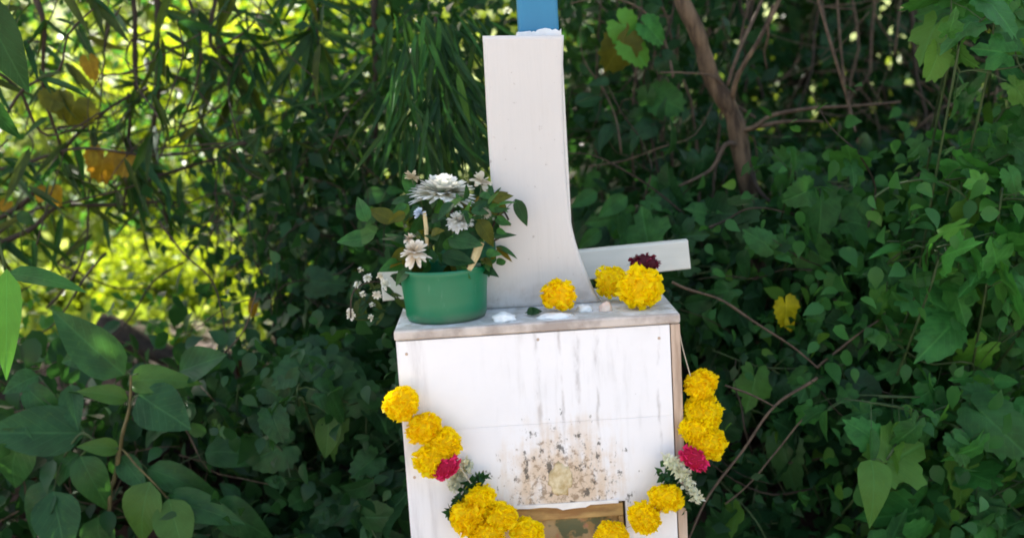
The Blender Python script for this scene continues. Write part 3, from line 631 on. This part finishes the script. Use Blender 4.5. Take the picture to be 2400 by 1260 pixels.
# L1 broad-leaved shrub, bottom left
p1 = Plant('broadleaf_shrub', 'shrub with big oval leaves on a pale brown stem, bottom left corner above bare soil', 'shrub', gbase(250, .38, 1250))
Y = .36
p1.stem([gbase(245, .4, 1300), U(259, 1215, Y), U(268, 1120, Y), U(281, 1051, Y), U(287, 1015, Y-.01), U(303, 955, Y), U(306, 880, Y)], .005, .0025, 'brownstem', wig=.004)
p1.stem([U(270, 1110, Y), U(281, 1051, Y), U(320, 1090, Y-.02), U(360, 1130, Y-.03), U(395, 1170, Y-.03)], .0022, .0014, 'brownstem')
p1.stem([U(281, 1051, Y), U(235, 1040, Y-.01), U(190, 1015, Y-.02), U(150, 1070, Y-.02)], .003, .002, 'stem')
NODES = [U(a, b, Y) for a, b in ((306, 880), (303, 955), (287, 1015), (281, 1051), (268, 1120), (259, 1215), (320, 1090), (360, 1130), (235, 1040), (190, 1015), (150, 1070), (395, 1170))]
def nrst(p): return min(NODES, key=lambda q: (q-p).length)
for (b, t, wd, yy) in (((292, 878), (120, 735), 110, 0), ((305, 895), (405, 868), 75, .01), ((325, 925), (440, 1000), 120, -.01), ((455, 945), (360, 1000), 100, .02), ((300, 935), (195, 905), 50, .01),
                   ((60, 905), (130, 985), 70, .02), ((165, 900), (178, 1005), 66, .03), ((200, 1015), (-40, 1010), 130, 0), ((60, 1000), (-30, 1165), 120, -.02), ((280, 1050), (190, 1042), 46, 0), ((185, 1062), (78, 1130), 70, 0),
                   ((188, 1068), (245, 1190), 84, -.02), ((345, 1098), (508, 1148), 74, 0), ((283, 1068), (338, 1145), 62, .01), ((352, 1128), (300, 1275), 104, -.03), ((385, 1165), (560, 1215), 80, -.02), ((130, 1138), (10, 1245), 96, -.02),
                   ((125, 1150), (150, 1300), 120, -.03), ((395, 1168), (430, 1300), 100, -.04), ((250, 820), (150, 840), 90, .02), ((90, 880), (10, 905), 60, .04), ((420, 870), (520, 830), 90, .05), ((480, 1060), (600, 1040), 90, .06), ((500, 1180), (620, 1250), 90, .0), ((230, 1210), (220, 1320), 90, .01)):
    p, q = U(*b, Y+yy), U(*t, Y+yy-.045); d = q-p; L = d.length
    if (p-nrst(p)).length < .16: m_ = nrst(p); p1.stem([m_, (m_+p)/2+Vector((0, 0, .006)), p], .0013, .001, 'stem', 'leaf_stalk', 3, 5)
    p1.leaf('ovate', 'broad', p, d, (random.gauss(0, .15), -1, random.gauss(.65, .2)), L*1.05, wd/PXM(Y)/(L*.56))
# L2 broad dark shrubs lower centre-left
p2 = Plant('dark_shrub', 'dark green shrub with large soft leaves, left of the box and garland', 'shrub', gbase(760, .55, 1200), 'dark leafy shrubs round the box')
leafy(p2, [(560, 900, 960, 1300), (700, 800, 940, 950)], 26, 280, (.05, .095), ('ovate', 'heart'), ('dark', 'dark', 'broad'), (.3, .62), stemmat='stem')
p2b = Plant('dark_shrub', 'dark shrub between the left shrub and the box, below the sunlit bush', 'shrub', gbase(560, .8, 1000), 'dark leafy shrubs round the box')
leafy(p2b, [(430, 930, 700, 1300), (700, 780, 930, 960), (580, 880, 700, 960)], 24, 250, (.05, .09), ('ovate', 'heart'), ('dark',), (.55, .9), stemmat='stem')
fill(p2b, 'undergrowth', [(560, 880, 980, 1350), (720, 780, 950, 900)], 2600, (.75, 1.05), (.04, .08), 'round', 'dark')
# small leaved dark bush L4
p4 = Plant('small_leaved_bush', 'dark bush of small leaves and flecks of light, left of the white flowers', 'bush', gbase(740, 1.1, 700))
fill(p4, 'foliage', [(610, 380, 940, 720), (740, 200, 1150, 420, .6), (720, 680, 920, 830, 1.0), (400, 440, 600, 560, .25)], 4000, (.75, 1.4), (.022, .05), 'small', 'dark', clump=16)
for i in range(7):
    a = (random.uniform(560, 950), random.uniform(720, 800)); b = (a[0]+random.uniform(-160, 160), a[1]-random.uniform(250, 420)); yy = random.uniform(.8, 1.2)
    p4.stem([U(*a, yy)-Vector((0, 0, .3)), U(*a, yy), U((a[0]+b[0])/2+20, (a[1]+b[1])/2, yy), U(*b, yy)], .004, .0015, 'darktwig')
leafy(p4, [(640, 400, 900, 720), (850, 430, 930, 700)], 12, 90, (.035, .065), ('ovate', 'heart'), ('dark', 'dark', 'mid'), (.6, .9), stemmat='darktwig', sr=.0018, pet=.02)
fill(p4, 'foliage', [(-200, -80, 960, 560), (700, -80, 960, 400, 1.2)], 750, (1.1, 1.7), (.02, .05), 'blade', 'lance', clump=12)
fill(p4, 'foliage', [(-200, -80, 240, 560, .8), (760, -80, 960, 360, 1.6), (350, 400, 600, 560, .5)], 520, (1.0, 1.7), (.02, .045), 'small', 'dark', clump=18)
# L3 drooping strap leaves beside the post
p3 = Plant('drooping_plant', 'dark plant with drooping strap leaves just left of the white post', 'plant', gbase(1060, .75, 700))
sp_ = U(1030, 60, .55)
p3.stem([Vector((sp_.x+.02, .75, ground_z(sp_.x, .75))), U(1060, 500, .7), U(1050, 250, .6), U(1020, 40, .55)], .005, .003, 'darktwig')
fill(p3, 'foliage', [(930, -90, 1230, 180)], 900, (.7, 1.3), (.02, .045), 'small', 'dark', clump=20)
for i in range(280):
    px = random.gauss(1025, 55); py = random.uniform(30, 330); yy = random.uniform(.42, .62)
    p3.leaf('lance', random.choice(('dark', 'dark', 'lance', 'mid')), U(px, py, yy), (random.gauss((px-1000)/200+.1, .3), random.gauss(-.2, .2), -1), (random.gauss(0, .7), -1, .2), random.uniform(.06, .13), random.uniform(.35, .9))
# L5 bamboo like plants upper left
def bamboo(label, rect, n, Yr, stems, mats, sizes=(.06, .13), hang=-.8):
    cx_ = (rect[0]+rect[2])/2; pb = Plant('bamboo', label, 'bamboo', gbase(cx_, sum(Yr)/2, 900), 'bamboo sprays at upper left')
    nodes = []
    for st in stems: nodes += pb.stem([U(a, b, c_) for a, b, c_ in st[0]], st[1], st[1]*.5, 'darktwig', wig=.012)
    nodes_in = [q for q in nodes]
    for i in range(n):
        if random.random() < .45 and nodes_in: p = random.choice(nodes_in)+Vector([random.gauss(0, .02) for _ in 'abc'])
        else: p = U(random.uniform(rect[0], rect[2]), random.uniform(rect[1], rect[3]), random.uniform(*Yr))
        f = random.random()
        d0 = Vector((random.gauss(0, .6), random.gauss(-.1, .4), random.gauss(hang, .45)))
        for k in range(random.choice((1, 2, 3))):
            d = d0+Vector((random.gauss(0, .45), random.gauss(0, .3), random.gauss(0, .25)))
            pb.leaf('lance', random.choice(mats), p, d, (random.gauss(0, .8), -.7, random.gauss(.5, .6)), random.uniform(*sizes), random.uniform(.8, 1.3))
    return pb
bamboo('bamboo spray with dark hanging leaves at the left edge, in front of the sunlit bush', (-250, -60, 420, 560), 120, (.5, 1.0),
       [([(-80, 560, .8), (60, 470, .8), (160, 350, .8), (240, 260, .8), (340, 200, .85)], .006), ([(-80, 400, .7), (80, 375, .7), (200, 352, .7), (420, 362, .75), (600, 330, .8)], .004),
        ([(100, 720, .8), (190, 620, .8), (215, 420, .85), (250, 60, .9), (255, -80, .9)], .003), ([(-60, 600, .75), (60, 540, .75), (160, 480, .8), (420, 480, .85)], .007), ([(-60, 120, .6), (40, 200, .65), (110, 320, .7), (230, 260, .7)], .004), ([(60, -60, .7), (100, 60, .7), (100, 200, .75), (150, 350, .8)], .006)], ('lance', 'dark', 'drygrass'))
bamboo('bamboo spray hanging in the middle of the bright gap, upper left', (300, -60, 760, 420), 125, (.6, 1.2),
       [([(310, -60, .9), (320, 120, .9), (310, 300, .9), (300, 500, .95)], .007), ([(365, -60, .9), (370, 150, .9), (362, 340, .95), (400, 560, 1)], .007), ([(520, -60, .9), (500, 100, .9), (560, 170, .95), (600, 260, 1)], .006), ([(440, -40, .8), (470, 140, .8), (420, 320, .85)], .004), ([(300, 420, .8), (420, 400, .8), (560, 370, .85), (760, 330, .9)], .004)], ('lance', 'dark', 'drygrass'))
bamboo('bamboo spray nearest the drooping plant and the post, upper left', (660, -60, 960, 330), 90, (.7, 1.2),
       [([(745, -60, .9), (742, 100, .9), (730, 300, .95), (700, 520, 1)], .006), ([(870, -60, .9), (880, 200, .9), (860, 420, .9)], .008), ([(745, 20, .8), (690, 90, .8), (600, 110, .85), (520, 130, .9)], .003)], ('lance', 'dark'))
# big near blades on the left edge
p6 = Plant('broad_grass', 'broad bright grass blade hanging at the left edge of the picture', 'grass plant', gbase(-60, .15, 1100))
p6.stem([gbase(-60, .2, 1200), U(-60, 1000, .12), U(-30, 800, .08), U(15, 640, .05)], .003, .002, 'stem')
p6.leaf('lance', 'bright', U(16, 630, .0), U(14, 895, -.02)-U(16, 630, .0), (.3, -1, .1), 265/PXM(0), 2.0)
p6.leaf('lance', 'mid', U(15, 640, .05), (1, 0, -.12), (0, -.6, .8), 190/PXM(.05), 2.2)
p6.leaf('ovate', 'dark', U(-60, -20, .0), U(70, 230, 0)-U(-60, -20, 0), (.2, -1, .3), .15, .75); p6.leaf('ovate', 'dark', U(-80, 200, .0), U(60, 330, 0)-U(-80, 200, 0), (.2, -1, .3), .1, .6)
p6.stem([U(15, 640, .05), U(-60, 300, .02), U(-70, -20, .0)], .002, .0015, 'stem')
# orange leaves
po = Plant('dry_twig', 'twig holding a few withered orange leaves across the bright gap on the left', 'twig', U(-40, 580, .75))
tw = po.stem([U(-40, 580, .75), U(60, 500, .75), U(180, 470, .75), U(300, 440, .75), U(430, 390, .78)], .0035, .0015, 'darktwig')
for a, b, m_, w_ in (((250, 352), (215, 440), 'orange', 1.3), ((235, 360), (205, 385), 'orange', 1.2), ((300, 358), (280, 430), 'orange', 1.0), ((110, 440), (85, 480), 'orange', 1), ((125, 435), (130, 480), 'orange', 1), ((180, 225), (150, 300), 'olive', 1.9), ((205, 130), (220, 195), 'orange', .8), ((130, 215), (110, 270), 'olive', 1.5), ((595, 700), (590, 745), 'orange', .7), ((355, 440), (345, 470), 'orange', .7), ((20, 470), (0, 500), 'orange', 1)):
    p, q = U(*a, .72), U(*b, .7); po.leaf('heart', m_, p, q-p, (.2, -1, .1), (q-p).length*.75, w_)
    near = min(tw, key=lambda z: (z-p).length); po.stem([near, (near+p)/2+Vector((0, 0, .01)), p], .001, .0007, 'darktwig')
# sunlit bushes beyond the bank
p7 = Plant('sunlit_bush', 'bright yellow green sunlit bush of fine leaves beyond the bank on the left', 'bush', gbase(340, 2.05, 850))
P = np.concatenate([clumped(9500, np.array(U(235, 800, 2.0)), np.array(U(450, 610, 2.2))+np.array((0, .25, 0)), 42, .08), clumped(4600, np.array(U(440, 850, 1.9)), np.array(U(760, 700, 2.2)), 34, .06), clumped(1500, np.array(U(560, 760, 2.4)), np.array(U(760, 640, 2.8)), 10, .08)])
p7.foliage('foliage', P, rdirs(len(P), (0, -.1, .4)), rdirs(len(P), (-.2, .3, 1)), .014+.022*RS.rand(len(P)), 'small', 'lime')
p7.stem([gbase(340, 2.1, 850), U(340, 800, 2.1), U(330, 640, 2.1)], .012, .004, 'twig')
FARB = []
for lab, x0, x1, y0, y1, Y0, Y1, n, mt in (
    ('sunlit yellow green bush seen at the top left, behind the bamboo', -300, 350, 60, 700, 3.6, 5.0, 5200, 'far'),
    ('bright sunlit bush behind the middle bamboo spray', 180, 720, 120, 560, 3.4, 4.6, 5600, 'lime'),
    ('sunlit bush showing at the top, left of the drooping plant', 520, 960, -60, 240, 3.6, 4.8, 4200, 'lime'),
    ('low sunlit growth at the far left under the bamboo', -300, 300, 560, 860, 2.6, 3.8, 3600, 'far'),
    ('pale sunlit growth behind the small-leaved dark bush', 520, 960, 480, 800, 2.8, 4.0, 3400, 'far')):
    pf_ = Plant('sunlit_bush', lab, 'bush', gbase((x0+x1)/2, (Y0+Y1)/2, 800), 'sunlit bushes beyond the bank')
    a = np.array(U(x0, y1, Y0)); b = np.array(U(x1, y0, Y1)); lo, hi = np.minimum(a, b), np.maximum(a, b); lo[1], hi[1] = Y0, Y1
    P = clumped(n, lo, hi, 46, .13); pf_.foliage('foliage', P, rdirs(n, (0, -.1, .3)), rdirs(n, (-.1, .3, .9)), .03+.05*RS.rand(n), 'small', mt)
    for k in range(3):
        q = Vector((random.uniform(lo[0], hi[0]), random.uniform(Y0, Y1), hi[2])); pf_.stem([Vector((q.x, q.y, ground_z(q.x, q.y)-.02)), q*.5+Vector((q.x, q.y, .3))*.5, q], .014, .005, 'twig')
pg = Plant('sunlit_bush', 'airy green sunlit bush standing between the bamboo and the brightest foliage', 'bush', gbase(350, 2.3, 800), 'sunlit bushes beyond the bank')
fill(pg, 'foliage', [(-250, -80, 960, 520)], 1700, (2.0, 3.0), (.025, .055), 'small', 'mid', clump=16, hang=(0, 0, .3))
pg.stem([gbase(350, 2.3, 800), U(340, 500, 2.3), U(380, 100, 2.4)], .012, .004, 'darktwig', wig=.02)
# far wood closing the view
n = 36000; P = clumped(n, np.array((-7, 6.2, -.2)), np.array((6, 9.5, 3.2)), 380, .32)
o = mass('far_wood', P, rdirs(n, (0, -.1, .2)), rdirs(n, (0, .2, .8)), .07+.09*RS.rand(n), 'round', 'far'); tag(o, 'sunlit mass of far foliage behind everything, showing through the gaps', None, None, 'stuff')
n = 16000; P = np.stack([RS.uniform(-3.5, 2, n), RS.uniform(1.3, 6.5, n), np.zeros(n)], 1); P[:, 2] = [ground_z(a, b) for a, b in P[:, :2]]
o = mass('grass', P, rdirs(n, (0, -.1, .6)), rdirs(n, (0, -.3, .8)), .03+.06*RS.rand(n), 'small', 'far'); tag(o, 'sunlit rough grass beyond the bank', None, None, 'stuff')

# ---------------- right side: tree with trunk, limbs and an added crown overhead, out of view, for shade
t1 = Plant('slender_tree', 'leaning brown tree trunk with thin side branches, right of the white post', 'tree', gbase(1795, .75, 1000))
Yt = .72
t1.stem([gbase(1800, Yt, 1000)-Vector((0, 0, .03)), U(1795, 900, Yt), U(1786, 700, Yt), U(1768, 520, Yt), U(1742, 390, Yt), U(1718, 290, Yt), U(1682, 190, Yt), U(1640, 90, Yt), U(1600, 0, Yt), U(1560, -150, Yt), U(1520, -420, Yt+.1), Vector((.15, 1.0, 2.4))], .021, .0125, 'bark', 'trunk', 12, 14, .012)
t1.stem([U(1712, 250, Yt), U(1730, 175, Yt-.03), U(1785, 85, Yt-.03), U(1835, -20, Yt), U(1900, -200, Yt)], .0055, .004, 'bark', 'branch', wig=.004)
t1.stem([U(1706, 200, Yt), U(1740, 100, Yt), U(1800, -30, Yt+.05), U(1860, -200, Yt+.1)], .0042, .003, 'twig', 'branch', wig=.003)
t1.stem([U(1722, 310, Yt), U(1765, 298, Yt-.02), U(1810, 268, Yt-.02), U(1900, 254, Yt-.03), U(2000, 249, Yt-.04), U(2110, 238, Yt-.04)], .0055, .0025, 'twig', 'branch', wig=.003)
t1.stem([U(1740, 310, Yt), U(1800, 290, Yt-.02), U(1860, 283, Yt-.02), U(1930, 285, Yt-.03)], .006, .002, 'twig', 'branch', wig=.003)
t1.stem([U(1735, 350, Yt), U(1700, 340, Yt-.03), U(1665, 400, Yt-.04), U(1590, 440, Yt-.04)], .006, .003, 'twig', 'branch', wig=.004)
t1.stem([U(1760, 400, Yt-.03), U(1782, 450, Yt-.06), U(1830, 490, Yt-.08), U(1880, 510, Yt-.08)], .006, .003, 'darktwig', 'branch', wig=.003)
def crown(pl, lo, hi, n, cl, rad, mat='mid', s=(.07, .13)):
    P = clumped(n, np.array(lo), np.array(hi), cl, rad); pl.foliage('crown', P, rdirs(n), rdirs(n, (0, 0, .8)), s[0]+(s[1]-s[0])*RS.rand(n), 'round', mat)
crown(t1, (-2.6, .7, 2.2), (2.2, 3.0, 2.9), 15000, 200, .28)  # unseen canopy, placed wide and dense to keep sun off the foreground
t1.stem([Vector((.15, 1.0, 2.3)), Vector((-.6, 1.3, 2.5)), Vector((-1.8, 1.8, 2.7))], .016, .006, 'bark', 'branch')
t1.stem([Vector((.15, 1.0, 2.3)), Vector((.8, 1.5, 2.6)), Vector((1.8, 2.0, 2.8))], .014, .006, 'bark', 'branch')
# tall tree behind the right
t2 = Plant('thicket_tree', 'dark dense tree filling the upper right background, flecked with light', 'tree', gbase(1950, 3.2, 500))
for a, b, r in ((1870, 1850, .05), (2010, 2040, .04), (2180, 2240, .06), (1480, 1500, .05)):
    t2.stem([gbase(a, 2.4, 500), U(a, 300, 2.4), U(b, 0, 2.5), U(b, -300, 2.5)], r, r*.7, 'darktwig', 'trunk', wig=.02, n=9)
crown(t2, (.2, 3.0, .2), (4.4, 4.6, 4.6), 17000, 240, .3, 'dark', (.07, .12))
n = 9000; P = np.array([U(random.uniform(1330, 2700), random.uniform(-250, 520), random.uniform(1.5, 2.6)) for _ in range(n)])
t2.foliage('foliage', P, rdirs(n, (0, -.1, -.5)), rdirs(n, (0, -.4, .8)), .03+.05*RS.rand(n), 'small', 'dark')
for i in range(22):
    a = random.uniform(1500, 2350); yy = random.uniform(1.3, 2.0); t2.stem([U(a, -150, yy), U(a+random.uniform(-60, 60), 120, yy), U(a+random.uniform(-90, 90), random.uniform(250, 480), yy)], random.uniform(.003, .01), .002, random.choice(('darktwig', 'twig', 'darktwig')), 'branch', wig=.02, n=6)
# hanging vines
for lab, pts, r in (('thin brown vine hanging down across the dark upper right gap', [(1900, -60, .6), (1935, 60, .6), (1965, 160, .6), (1990, 245, .62), (2005, 310, .6)], .0035), ('second hanging vine, straight and thin, right of the first', [(1960, -60, .8), (1968, 80, .8), (1982, 220, .8)], .003)):
    v = Plant('hanging_vine', lab, 'vine', U(*pts[0])); v.stem([U(*p) for p in pts], r, r*.8, 'twig', wig=.003)
# R5 plants between post and trunk
p8 = Plant('dark_shrub', 'dark shrub behind the post foot, between the post and the leaning trunk', 'shrub', gbase(1470, 1.0, 700), 'dark leafy shrubs round the box')
leafy(p8, [(1330, 60, 1530, 620), (1340, 420, 1620, 640)], 20, 110, (.045, .08), ('heart', 'ovate'), ('dark', 'dark', 'mid'), (.6, 1.0), stemmat='darktwig', sr=.002)
fill(p8, 'foliage', [(1300, -80, 1700, 700), (1300, 400, 1760, 900)], 3600, (.9, 1.5), (.03, .055), 'small', 'dark', clump=14)
for i in range(10):
    a = random.uniform(1350, 1680); yy = random.uniform(.8, 1.2); p8.stem([U(a, 650, yy)-Vector((0, 0, .3)), U(a+random.uniform(-50, 50), 330, yy), U(a+random.uniform(-120, 120), -80, yy)], .004, .002, random.choice(('twig', 'darktwig')), wig=.02)
for px, py, s_ in ((1440, 60, .075), (1480, 90, .08), (1455, 110, .07), (1500, 70, .06)): p8.leaf('heart', 'olive' if s_ > .075 else 'bright', U(px, py-20, .75), (random.gauss(0, .5), -.2, -.8), (.1, -1, .4), s_)
for px, py, s_ in ((1400, 470, .06), (1470, 480, .07), (1440, 540, .05), (1500, 540, .06), (1410, 560, .06)): p8.leaf('ovate', 'mid', U(px, py-20, .6), (random.gauss(0, .8), -.2, -.6), (.1, -1, .4), s_)
# R2.. vines
def vine(label, rects, nst, nlf, size, mats, Yr, kinds=('lobed', 'heart', 'ovate'), **k):
    cx_ = (rects[0][0]+rects[0][2])/2; v = Plant('leafy_vine', label, 'vine', gbase(cx_, sum(Yr)/2, 900), 'leafy vines on the right'); leafy(v, rects, nst, nlf, size, kinds, mats, Yr, **k); return v
vine('dark leafy vine covering the lower part of the leaning trunk', [(1640, 500, 1730, 640), (1600, 700, 1700, 820), (1500, 520, 1700, 700)], 20, 180, (.045, .085), ('dark', 'dark', 'mid'), (.5, .68), kinds=('heart', 'lobed', 'ovate'))
va = vine('dark vine behind the right end of the garland', [(1600, 760, 2000, 1330)], 26, 240, (.045, .085), ('dark', 'dark', 'dark', 'mid'), (.35, .8), kinds=('heart', 'lobed', 'ovate'))
fill(va, 'foliage', [(1560, 600, 2100, 1350)], 3200, (.8, 1.1), (.04, .075), 'round', 'dark')
vb = vine('mid green vine with a yellowed leaf, middle of the right side', [(1830, 520, 2200, 980), (1840, 420, 2060, 580)], 28, 260, (.042, .08), ('mid', 'dark', 'mid'), (.4, .75))
vb.leaf('heart', 'yellow', U(1838, 695, .4), (.15, -.1, -1), (.1, -1, .3), .055, .9); vb.leaf('ovate', 'yellow', U(1840, 745, .4), (.6, -.1, -.7), (.1, -1, .3), .04)
vc = vine('bright green lobed vine spilling in at the right edge, middle height', [(2080, 470, 2450, 960), (2180, 430, 2700, 800)], 30, 285, (.045, .09), ('bright', 'mid', 'bright'), (.2, .6), kinds=('lobed', 'lobed', 'ovate', 'heart'))
vc.stem([U(2050, 462, .3), U(2100, 432, .3), U(2180, 422, .28), U(2250, 450, .26), U(2290, 500, .26)], .0022, .0014, 'stem', 'tendril')
vd = vine('bright vine climbing the upper right edge above the thicket gap', [(2230, -150, 2600, 420), (2330, -50, 2700, 500)], 24, 230, (.045, .085), ('bright', 'mid', 'mid'), (.25, .6), kinds=('lobed', 'heart'))
ve = vine('mid green vine low in the bottom right corner', [(1980, 930, 2450, 1360), (2100, 1050, 2700, 1360)], 30, 290, (.045, .09), ('mid', 'mid', 'bright'), (.2, .65), kinds=('lobed', 'lobed', 'heart', 'ovate'))
vf = vine('darker vine deep behind the right side, below the thicket gap', [(1900, 400, 2380, 660), (2000, 600, 2600, 1350)], 30, 285, (.05, .09), ('dark', 'mid', 'dark'), (.65, 1.1))
fill(vf, 'foliage', [(1780, 330, 2750, 1350)], 5200, (1.0, 1.5), (.04, .08), 'round', 'dark')
fill(ve, 'foliage', [(1960, 520, 2500, 1350)], 900, (.6, .9), (.03, .06), 'round', 'mid')
fill(ve, 'small_leaves', [(1980, 420, 2480, 1330)], 1800, (.25, .7), (.02, .045), 'round', 'mid', clump=14)
fill(vb, 'small_leaves', [(1780, 480, 2150, 1000)], 1000, (.4, .8), (.018, .04), 'round', 'mid', clump=12)
fill(va, 'small_leaves', [(1640, 760, 2000, 1330)], 900, (.35, .8), (.018, .04), 'small', 'dark', clump=12)
fill(p2, 'small_leaves', [(560, 800, 950, 1330)], 900, (.3, .7), (.018, .04), 'round', 'dark', clump=12)
# bare bramble stems crossing the right side
for lab, pts, r in (('grey bramble stem running down from the plank to the fork on the right', [(1580, 660, .3), (1690, 705, .32), (1780, 760, .32), (1860, 810, .32), (1918, 862, .3)], .004),
                ('bare stem rising from the fork into the vines on the right', [(1918, 862, .3), (1960, 825, .32), (2060, 750, .36)], .004),
                ('long bare stem leaning beside the right end of the garland', [(1905, 885, .25), (1812, 955, .22), (1720, 1080, .2), (1640, 1200, .18), (1600, 1290, .18)], .0042),
                ('reddish bare stem right of the long one', [(1920, 960, .3), (1880, 990, .28), (1780, 1105, .26), (1700, 1180, .25)], .003), ('short bare twig pointing at the long stem', [(1700, 905, .26), (1760, 925, .25), (1815, 952, .22)], .003)):
    v = Plant('bare_stem', lab, 'stem', U(*pts[-1])); v.stem([U(*p) for p in pts], r*.62, r*.42, 'twig', wig=.009, k=9)
# leaf litter and fallen log on the bank
lg = Plant('fallen_log', 'dark fallen log lying on the bank under the sunlit bush', 'log', gbase(400, .95, 850))
lg.stem([U(230, 760, .95), U(330, 800, .95), U(430, 845, .93), U(540, 915, .9)], .028, .02, 'darktwig', 'trunk', n=10, wig=.01)
n = 2600; P = np.stack([RS.uniform(-1.6, 1.4, n), RS.uniform(.2, 1.2, n), np.zeros(n)], 1); P[:, 2] = [ground_z(a, b)+.006 for a, b in P[:, :2]]
def twigs(pl, rects, n, Yr, rad, mat, L=(120, 380), name='twigs'):
    bm = bmesh.new()
    for _ in range(n):
        q = random.choice(rects); px, py = random.uniform(q[0], q[2]), random.uniform(q[1], q[3]); a = random.uniform(0, 6.28); l = random.uniform(*L); Y = random.uniform(*Yr)
        pts = [U(px, py, Y)-pl.o.location]
        for i in range(4):
            a += random.gauss(0, .35); px += l/4*math.cos(a); py += l/4*math.sin(a); Y += random.gauss(0, .03); pts.append(U(px, py, Y)-pl.o.location)
        r0 = random.uniform(*rad); P = smooth_path(pts, 3); tube(bm, P, [r0*(1-.6*i/len(P)) for i in range(len(P))], 4)
    o = bm_obj(name, bm, M[mat], pl.o, True); o['kind'] = 'stuff'
tg = Plant('dry_brush', 'tangle of fine dark twigs across the bright gaps on the upper left', 'brushwood', gbase(300, .9, 800))
twigs(tg, [(-100, -60, 900, 620)], 130, (.6, 1.4), (.001, .0035), 'darktwig'); twigs(tg, [(500, 350, 950, 800)], 50, (.6, 1.1), (.001, .0025), 'darktwig')
tg2 = Plant('dry_brush', 'tangle of thin brown twigs and creepers in the dark gap, upper right', 'brushwood', gbase(1900, 1.2, 600))
twigs(tg2, [(1330, -60, 2350, 480)], 130, (.7, 1.9), (.0012, .004), 'twig'); twigs(tg2, [(1600, 500, 2300, 1260)], 70, (.35, .8), (.001, .0028), 'darktwig')
tg3 = Plant('low_undergrowth', 'low dark undergrowth covering the bank in the bottom left, behind the oval leaves', 'undergrowth', gbase(200, .6, 1100))
fill(tg3, 'leaves', [(-200, 880, 620, 1330), (500, 880, 640, 960)], 1500, (.48, .85), (.03, .065), 'round', 'dark', clump=9)
fill(tg3, 'leaves', [(-200, 760, 420, 880)], 700, (.9, 1.3), (.02, .045), 'small', 'mid', clump=12)
twigs(tg3, [(-50, 900, 600, 1260)], 40, (.42, .7), (.001, .0025), 'twig')
M['litter'] = leaf_mat('litter_leaf', (.012, .007, .005), (.045, .022, .014), trans=.1, veins=False)
o = mass('leaf_litter', P, rdirs(n, (0, 0, 0)), rdirs(n, (0, -.6, 1.6)), .02+.03*RS.rand(n), 'round', 'litter'); tag(o, 'brown leaf litter on the soil of the bank', None, None, 'stuff')
